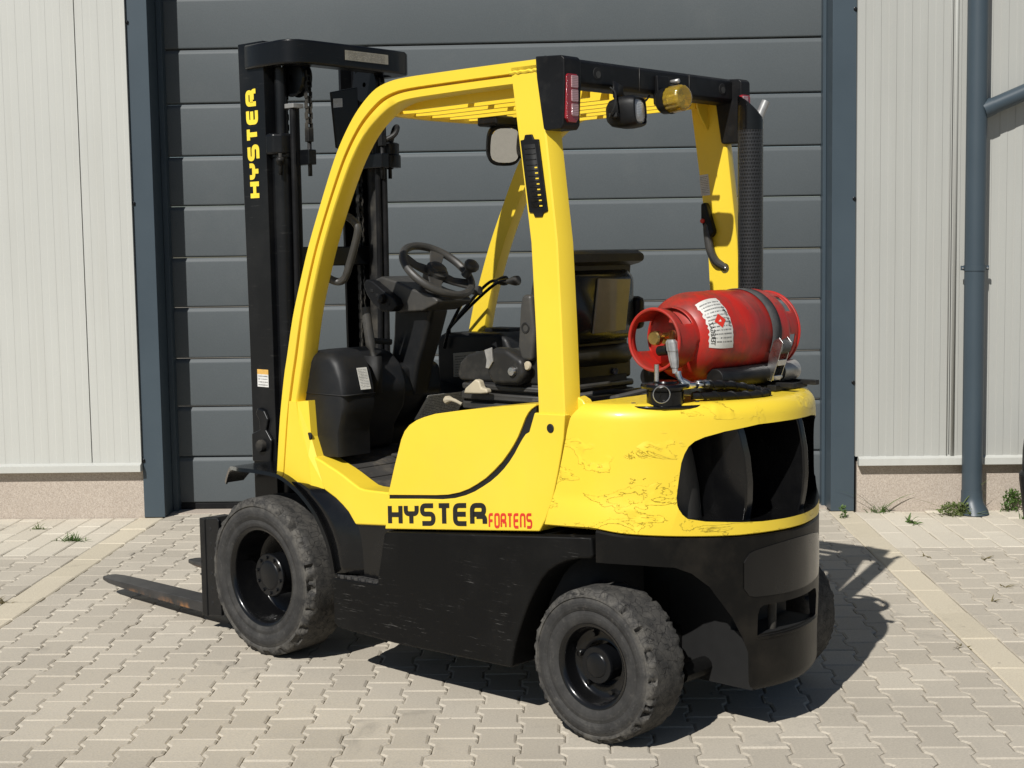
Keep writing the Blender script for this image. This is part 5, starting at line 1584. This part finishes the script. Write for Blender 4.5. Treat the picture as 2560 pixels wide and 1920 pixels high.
# grab handle with horn button on the right rear leg
hp = MB().tube(smooth_path([(-1.392, -.455, 1.700), (-1.398, -.440, 1.665), (-1.405, -.425, 1.63), (-1.412, -.420, 1.585), (-1.422, -.420, 1.54), (-1.440, -.430, 1.50), (-1.470, -.452, 1.478)], 5), .0155, 12, rfun=lambda i: .0155).build('rear_grab_handle', 'plastic_lt', fl)
MB().prism([(-1.383,1.712),(-1.404,1.715),(-1.424,1.655),(-1.440,1.605),(-1.422,1.585),(-1.396,1.612),(-1.383,1.655)], -.441, -.412, 'y').build('handle_mount', 'bumper_plastic', hp, bevel=.008, seg=3)
MB().lathe([(.0005, .007), (.0075, .006), (.009, .002), (.009, -.004)], (-1.394, -.411, 1.648), 'y', 14).build('horn_button', 'letter_red', hp)
MB().tube([(-1.470, -.468, 1.476), (-1.470, -.440, 1.476)], .019, 14).build('handle_foot', 'plastic_lt', hp)
MB().tube([(-1.470, -.440, 1.476), (-1.470, -.436, 1.476)], .008, 10).build('handle_screw', 'steel', hp)
# work lamp and beacon under the rear bar
wl = empty('work_lamp', (-1.555, .237, 1.988), 0, parent=fl)
wl.rotation_euler = (0, radians(4), radians(14))
rg = []
def sq(sc_, ox, p=3.6):
    ring = []
    for q in range(32):
        a = 2*pi*q/32; cx_, sz_ = cos(a), sin(a); e_ = 2/p
        ring.append((ox, .058*sc_*abs(cx_)**e_*(1 if cx_ >= 0 else -1), .052*sc_*abs(sz_)**e_*(1 if sz_ >= 0 else -1)))
    return ring
MB().loft([sq(.55, .060), sq(.82, .045), sq(.97, .015), sq(1.0, -.010), sq(.97, -.034), sq(.90, -.046), sq(.80, -.049), sq(.76, -.040)]).build('lamp_housing', 'bumper_plastic', wl, angle=40)
MB().loft([sq(.76, -.040, 3), sq(.72, -.045, 2.8), sq(.5, -.049, 2.6), sq(.05, -.051, 2)]).build('lamp_glass', 'lens_clear', wl, angle=50)
MB().prism([(.018, .03), (-.025, .035), (-.03, .09), (.04, .10), (.045, .05)], .02, .026, 'x').build('lamp_bracket', 'bumper_plastic', wl)
MB().tube(smooth_path([(.03, .03, -.01), (.02, .085, -.015), (.0, .088, .02), (.01, .06, .06), (.03, .05, .08)], 5), .0032, 6).build('lamp_cable', 'hole', wl)
MB().box(.0, .03, .055, .082, -.02, -.005).build('lamp_plug', 'hole', wl, bevel=.003)
bc = empty('beacon', (-1.565, .004, 2.043), 0, parent=fl)
bc.rotation_euler = (0, radians(4), radians(-6))
MB().lathe([(.001, .045), (.038, .045), (.043, .038), (.044, .018), (.046, .012), (.046, .004)], (0, 0, 0), 'x', 36).build('beacon_base', 'bumper_plastic', bc)
rg = []
for r, a in ((.0435, .006), (.0425, -.030), (.0415, -.048), (.0385, -.053), (.030, -.0545), (.0265, -.0525), (.023, -.0545), (.0195, -.0525), (.016, -.0545), (.0125, -.0525), (.008, -.0545), (.001, -.0545)):
    rg.append([(a, (r+(.0013*(-1)**(q//2) if r > .040 else 0))*cos(2*pi*q/56), (r+(.0013*(-1)**(q//2) if r > .040 else 0))*sin(2*pi*q/56)) for q in range(56)])
MB().loft(rg, True, False).build('beacon_lens', 'amber', bc, angle=60)
MB().lathe([(.001, -.03), (.012, -.026), (.014, -.01), (.014, .006)], (0, 0, 0), 'x', 16).build('beacon_bulb', 'grip', bc)
MB().box(.035, .06, -.03, .03, -.01, .085).build('beacon_bracket', 'bumper_plastic', bc, bevel=.004)
MB().tube([(.01, -.048, .068), (.045, -.048, .068)], .0075, 10).build('beacon_bolt', 'grip', bc)
MB().tube(smooth_path([(-1.50, .045, 2.058), (-1.51, .09, 2.035), (-1.51, .16, 2.028), (-1.51, .20, 2.05)], 5), .0035, 6).build('lamp_cable', 'hole', fl)

# ---------------------------------------------------------------- exhaust stack
ex = empty('exhaust_stack', (-1.597, -.415, 0), 0, parent=fl)
RE = .0445
MB().lathe([(RE, 1.02), (RE, 1.965)], (0, 0, 0), 'z', 40, True).build('heat_guard', 'perf', ex)
rg = [[((RE+.001)*cos(2*pi*q/40), (RE+.001)*sin(2*pi*q/40), 1.962) for q in range(40)]]
top = []
dirv = Vector((-.62, -.78))
for k in range(1, 6):
    rg.append([((RE+.001)*cos(2*pi*q/40), (RE+.001)*sin(2*pi*q/40), lerp(1.962, 2.035-.045*(cos(2*pi*q/40)*dirv.x+sin(2*pi*q/40)*dirv.y)/1.0, k/5)) for q in range(40)])
MB().loft(rg).build('stack_cap', 'black', ex, angle=60)
MB().tube([(0, 0, 1.6), (-.008, -.010, 1.96), (-.022, -.030, 2.02), (-.034, -.046, 2.062)], .015, 20).build('tail_pipe', 'regmetal', ex)

# ---------------------------------------------------------------- gas cylinder carrier (part of the truck)
car = empty('cylinder_carrier', (0, 0, 0), 0, parent=fl)
for x, ya, yb in ((-1.845, .170, -.29), (-1.615, .215, -.29)):
    MB().tube([(x, ya, 1.135), (x, yb, 1.135)], .033, 24).build('carrier_tube', 'bumper_plastic', car, bevel=.003)
MB().lathe([(.0345, -.292), (.0345, -.195)], (-1.845, 0, 1.135), 'y', 24).build('tube_sticker', 'grip', car)
MB().box(-1.84, -1.62, -.26, -.20, 1.10, 1.118).build('carrier_plate', 'black', car, bevel=.004)
MB().box(-1.84, -1.62, .06, .12, 1.10, 1.118).build('carrier_plate', 'black', car, bevel=.004)
MB().box(-1.90, -1.60, -.30, -.10, 1.078, 1.097).build('slide_plate', 'mast_dust', car, bevel=.003)
for y in (-.28, -.14):
    MB().box(-1.95, -1.62, y-.012, y+.012, 1.088, 1.104).build('slide_rail', 'mast_dust', car, bevel=.002)
MB().prism([(-1.80, 1.08), (-1.62, 1.16), (-1.60, 1.24), (-1.63, 1.25), (-1.68, 1.16)], -.40, -.36, 'y').build('end_stop', 'black', car, bevel=.004)
# swivel mount: an elongated plate bolted along the rounded edge
SX, SY, SZ = -1.795, .365, 1.060
tdir = Vector((-.69, -.72)); ndir = Vector((-.72, .69))
el = []
for q in range(24):
    a = 2*pi*q/24
    lx, ly = cos(a), sin(a)
    rx_ = .125*abs(lx)**.9*(1 if lx >= 0 else -1); ry_ = .062*abs(ly)**1.1*(1 if ly >= 0 else -1)
    p = Vector((SX, SY))+tdir*rx_+ndir*ry_
    el.append((p.x, p.y))
MB().prism(el, SZ, SZ+.009, 'z').build('swivel_base', 'black', car, bevel=.003)
MB().lathe([(.058, 0), (.058, .042), (.055, .045), (.055, .050), (.074, .052), (.077, .058), (.074, .066), (.040, .069), (.038, .074), (.001, .075)], (SX, SY, SZ+.009), 'z', 44).build('swivel_hub', 'black', car, angle=40)
MB().tube([(SX+.012, SY+.028, SZ+.07), (SX+.012, SY+.028, SZ+.135)], .0075, 12).build('locking_pin', 'steel', car)
rc_ = Vector((SX, SY))+ndir*.080-tdir*.025
ring = [(rc_.x+tdir.x*.026*cos(2*pi*q/20), rc_.y+tdir.y*.026*cos(2*pi*q/20), SZ+.048+.026*sin(2*pi*q/20)) for q in range(21)]
MB().tube(ring, .0016, 6, cap=False).build('pin_ring', 'steel', car)
for k_ in (.1, -.1):
    p = Vector((SX, SY))+tdir*k_
    MB().lathe([(.009, 0), (.009, .006), (.006, .008), (.001, .008)], (p.x, p.y, SZ+.009), 'z', 6).build('swivel_bolt', 'steel', car)
# gas hose with spiral wrap
hp = smooth_path([(-1.868, .305, 1.132), (-1.880, .270, 1.128), (-1.890, .21, 1.124), (-1.898, .13, 1.114), (-1.905, .06, 1.100), (-1.915, .020, 1.091), (-1.935, .010, 1.088), (-1.950, .035, 1.086), (-1.946, .10, 1.086), (-1.925, .17, 1.088), (-1.890, .245, 1.092), (-1.850, .30, 1.094)], 14)
MB().tube(hp, .0115, 14).build('gas_hose', 'bumper_plastic', car)
hel = []
for i in range(0, len(hp)*6):
    t = i/6; j = int(t); 
    if j >= len(hp)-1: break
    p = hp[j].lerp(hp[j+1], t-j)
    tg = (hp[j+1]-hp[j]).normalized(); nn = tg.cross(Vector((0, 0, 1))).normalized(); bb = tg.cross(nn)
    a = t*.62
    hel.append(p+(nn*cos(a)+bb*sin(a))*.0118)
MB().tube(hel, .0032, 5).build('hose_wrap', 'bumper_plastic', car)
MB().tube(smooth_path([(-1.832, .348, 1.172), (-1.838, .347, 1.150), (-1.850, .338, 1.134), (-1.862, .315, 1.130), (-1.876, .280, 1.128)], 4), .009, 12).build('hose_elbow', 'steel', car)
MB().tube([(-1.868, .305, 1.131), (-1.882, .262, 1.128)], .0135, 6).build('hose_nut', 'steel', car)

# ================================================================== GAS CYLINDER (its own thing, strapped to the carrier)
CX, CZ, CR = -1.732, 1.266, .1445
gc = empty('gas_cylinder', (0, 0, 0), 0, 'worn red gas cylinder lying across the rear of the forklift', 'gas cylinder')
gc.matrix_world = Matrix.Translation((FX, FY, 0)) @ Matrix.Rotation(pi-TH, 4, 'Z') @ Matrix.Translation((CX, 0, CZ))
def dome_r(y): return CR*max(1e-4, 1-(max(0, y-.125)/.130)**2.5)**(1/2.5)
pr = [(.002, .2549)]+[(dome_r(.2549-.1299*(k/18)**1.6), .2549-.1299*(k/18)**1.6) for k in range(1, 19)]
pr += [(CR, .03), (CR+.0012, .028), (CR+.0012, -.050), (CR, -.052), (CR, -.215)]
for k in range(1, 9):
    a = pi/2*k/8
    pr.append((CR*cos(a)+.0005, -.215-.075*sin(a)))
MB().lathe(pr, (0, 0, 0), 'y', 64).build('cylinder_body', 'red', gc, angle=40)
def shell(R0, R1, y0, y1, holes, nm, n=96, m=10, th=.0035):
    """ring shell whose faces are left out inside the hole rectangles (angle0, angle1, t0, t1)."""
    mb = MB(); V = []
    for j in range(m+1):
        t = j/m
        for k in range(n):
            a = 2*pi*k/n; r = lerp(R0, R1, t)
            V.append((r*cos(a), lerp(y0, y1, t), r*sin(a)))
    F = []
    for j in range(m):
        for k in range(n):
            a = 2*pi*(k+.5)/n; t = (j+.5)/m
            if any(((a-h0) % (2*pi)) < ((h1-h0) % (2*pi)) and t0 < t < t1 for h0, h1, t0, t1 in holes): continue
            F.append((j*n+k, j*n+(k+1) % n, (j+1)*n+(k+1) % n, (j+1)*n+k))
    mb.add(V, F)
    return mb.build(nm, 'red', gc, solid=th, angle=60)
D = radians
shell(.101, .096, .215, .335, [(D(95), D(150), .30, .75), (D(185), D(215), .05, .22), (D(-25), D(35), .15, .80), (D(225), D(300), -.1, .35)], 'valve_collar')
rgm = [(.0965*cos(2*pi*q/48), .336, .0965*sin(2*pi*q/48)) for q in range(49)]
MB().tube(rgm, .0055, 8, cap=False).build('collar_lip', 'red', gc)
shell(.139, .131, -.215, -.305, [(D(120), D(150), .3, .7), (D(185), D(225), .2, .75), (D(60), D(85), .3, .7)], 'foot_ring')
rgm = [(.1312*cos(2*pi*q/48), -.306, .1312*sin(2*pi*q/48)) for q in range(49)]
MB().tube(rgm, .005, 8, cap=False).build('foot_lip', 'red', gc)
# valve, regulator
MB().tube([(0, .235, 0), (0, .285, 0)], .016, 14).build('valve_body', 'brass', gc)
MB().tube([(-.0, .285, .010), (-.048, .300, .016)], .010, 12).build('valve_outlet', 'brass', gc)
MB().lathe([(.001, .052), (.019, .052), (.023, .047), (.023, .030), (.019, .026), (.008, .025), (.008, 0)], (0, .29, .005), 'y', 24).build('valve_handwheel', 'brass', gc)
MB().tube([(-.045, .300, .02), (-.064, .325, .015), (-.074, .346, -.006)], .011, 12).build('valve_elbow', 'brass', gc)
rg = []
for z, r in ((.004, .012), (-.004, .0185), (-.030, .0185), (-.034, .0165), (-.060, .0150), (-.082, .0115), (-.086, .009), (-.100, .009)):
    rg.append([(-.075+z*.15+(r*(1.0 if (q//2) % 2 else .88))*cos(2*pi*q/24), .348+(r*(1.0 if (q//2) % 2 else .88))*sin(2*pi*q/24), z) for q in range(24)])
MB().loft(rg).build('regulator', 'regmetal', gc, smooth=False)
MB().tube([(-.096, .348, -.10), (-.106, .345, -.118), (-.128, .328, -.132)], .009, 10).build('regulator_tail', 'steel', gc)
MB().tube([(-.055, .335, -.03), (-.015, .33, -.035)], .016, 14).build('regulator_cap', 'bumper_plastic', gc)
# curved paper label with print
def curved(nm, y0, y1, a0, a1, mat, lift=.0016, n=22, m=8, ragged=0.0, parent=gc):
    me = bpy.data.meshes.new(nm); V = []; F = []; UV = []; rg_ = random.Random(4)
    for i in range(n+1):
        a = lerp(a0, a1, i/n)
        e0 = rg_.uniform(-1, 1)*ragged; e1 = rg_.uniform(-1, 1)*ragged
        for k in range(m+1):
            y = lerp(y0+e0, y1+e1, k/m)
            rad = dome_r(y)+lift
            V.append((rad*cos(a), y, rad*sin(a))); UV.append((1-k/m, 1-i/n))
    for i in range(n):
        for k in range(m):
            F.append((i*(m+1)+k, i*(m+1)+k+1, (i+1)*(m+1)+k+1, (i+1)*(m+1)+k))
    me.from_pydata(V, [], F)
    uv = me.uv_layers.new(name='UVMap')
    for pl in me.polygons:
        for li in pl.loop_indices:
            uv.data[li].uv = UV[me.loops[li].vertex_index]
    me.materials.append(M[mat] if isinstance(mat, str) else mat)
    me.polygons.foreach_set('use_smooth', [True]*len(me.polygons))
    o = bpy.data.objects.new(nm, me); COL.objects.link(o); o.parent = parent
    return o
lbl = curved('paper_label', .112, .212, D(122), D(193), 'print_white', ragged=.003)
dm = MB(); cy_, ca, hy, ha = .165, D(157), .024, D(9.5)
dm.add([((dome_r(y)+.0034)*cos(a), y, (dome_r(y)+.0034)*sin(a)) for a, y in ((ca-ha, cy_), (ca, cy_-hy), (ca+ha, cy_), (ca, cy_+hy))], [(0, 1, 2, 3)])
dm.build('hazard_diamond', 'letter_red', lbl, smooth=False)
def bent_text(txt, size, y0, a0, parent, along='a'):
    cu = bpy.data.curves.new('label_text', 'FONT'); cu.body = txt; cu.size = size
    tmp = bpy.data.objects.new('label_text', cu); COL.objects.link(tmp)
    dg = bpy.context.evaluated_depsgraph_get()
    me = bpy.data.meshes.new_from_object(tmp.evaluated_get(dg))
    bpy.data.objects.remove(tmp, do_unlink=True)
    for v in me.vertices:
        x, y = v.co.x, v.co.y
        a = a0-x/CR; yy = y0-y
        v.co = ((dome_r(yy)+.0030)*cos(a), yy, (dome_r(yy)+.0030)*sin(a))
    me.materials.clear(); me.materials.append(M['letter_black'])
    o = bpy.data.objects.new('label_text', me); COL.objects.link(o); o.parent = parent
    return o
bent_text('UN 1965', .019, .131, D(166), lbl)
bent_text('TEREGAZ', .019, .208, D(189), lbl)

# ratchet strap round the cylinder
stp = empty('ratchet_strap', (0, 0, 0), 0, 'grey ratchet strap with silver buckle holding down the red gas cylinder', 'strap')
stp.matrix_world = gc.matrix_world.copy()
V = []; F = []
n_ = 60
for i in range(n_+1):
    a = lerp(D(-28), D(206), i/n_)
    for y in (-.170, -.118):
        V.append(((CR+.0035)*cos(a), y, (CR+.0035)*sin(a)))
for i in range(n_): F.append((2*i, 2*i+1, 2*i+3, 2*i+2))
MB().add(V, F).build('webbing', 'strap', stp, solid=.0025)
bk = empty('buckle', (-.150, -.130, -.105), 0, parent=stp)
bk.rotation_euler = (0, radians(-14), 0)
for yy in (-.027, .024):
    MB().prism([(-.012, -.052), (.010, -.052), (.018, .03), (.012, .082), (-.006, .098), (-.024, .085), (-.020, .02)], yy, yy+.003, 'y').build('buckle_side', 'steel', bk, bevel=.001)
MB().box(-.016, -.004, -.024, .024, -.048, -.030).build('buckle_bar', 'steel', bk, bevel=.003)
MB().box(-.022, -.016, -.024, .024, .005, .026).build('buckle_bar', 'steel', bk, bevel=.002)
MB().tube([(-.006, -.026, .064), (-.006, .026, .064)], .022, 18).build('webbing_roll', 'strap', bk)
for z in (-.04, .0, .075):
    MB().tube([(-.006, -.033, z), (-.006, -.026, z)], .009, 10).build('buckle_rivet', 'steel', bk)
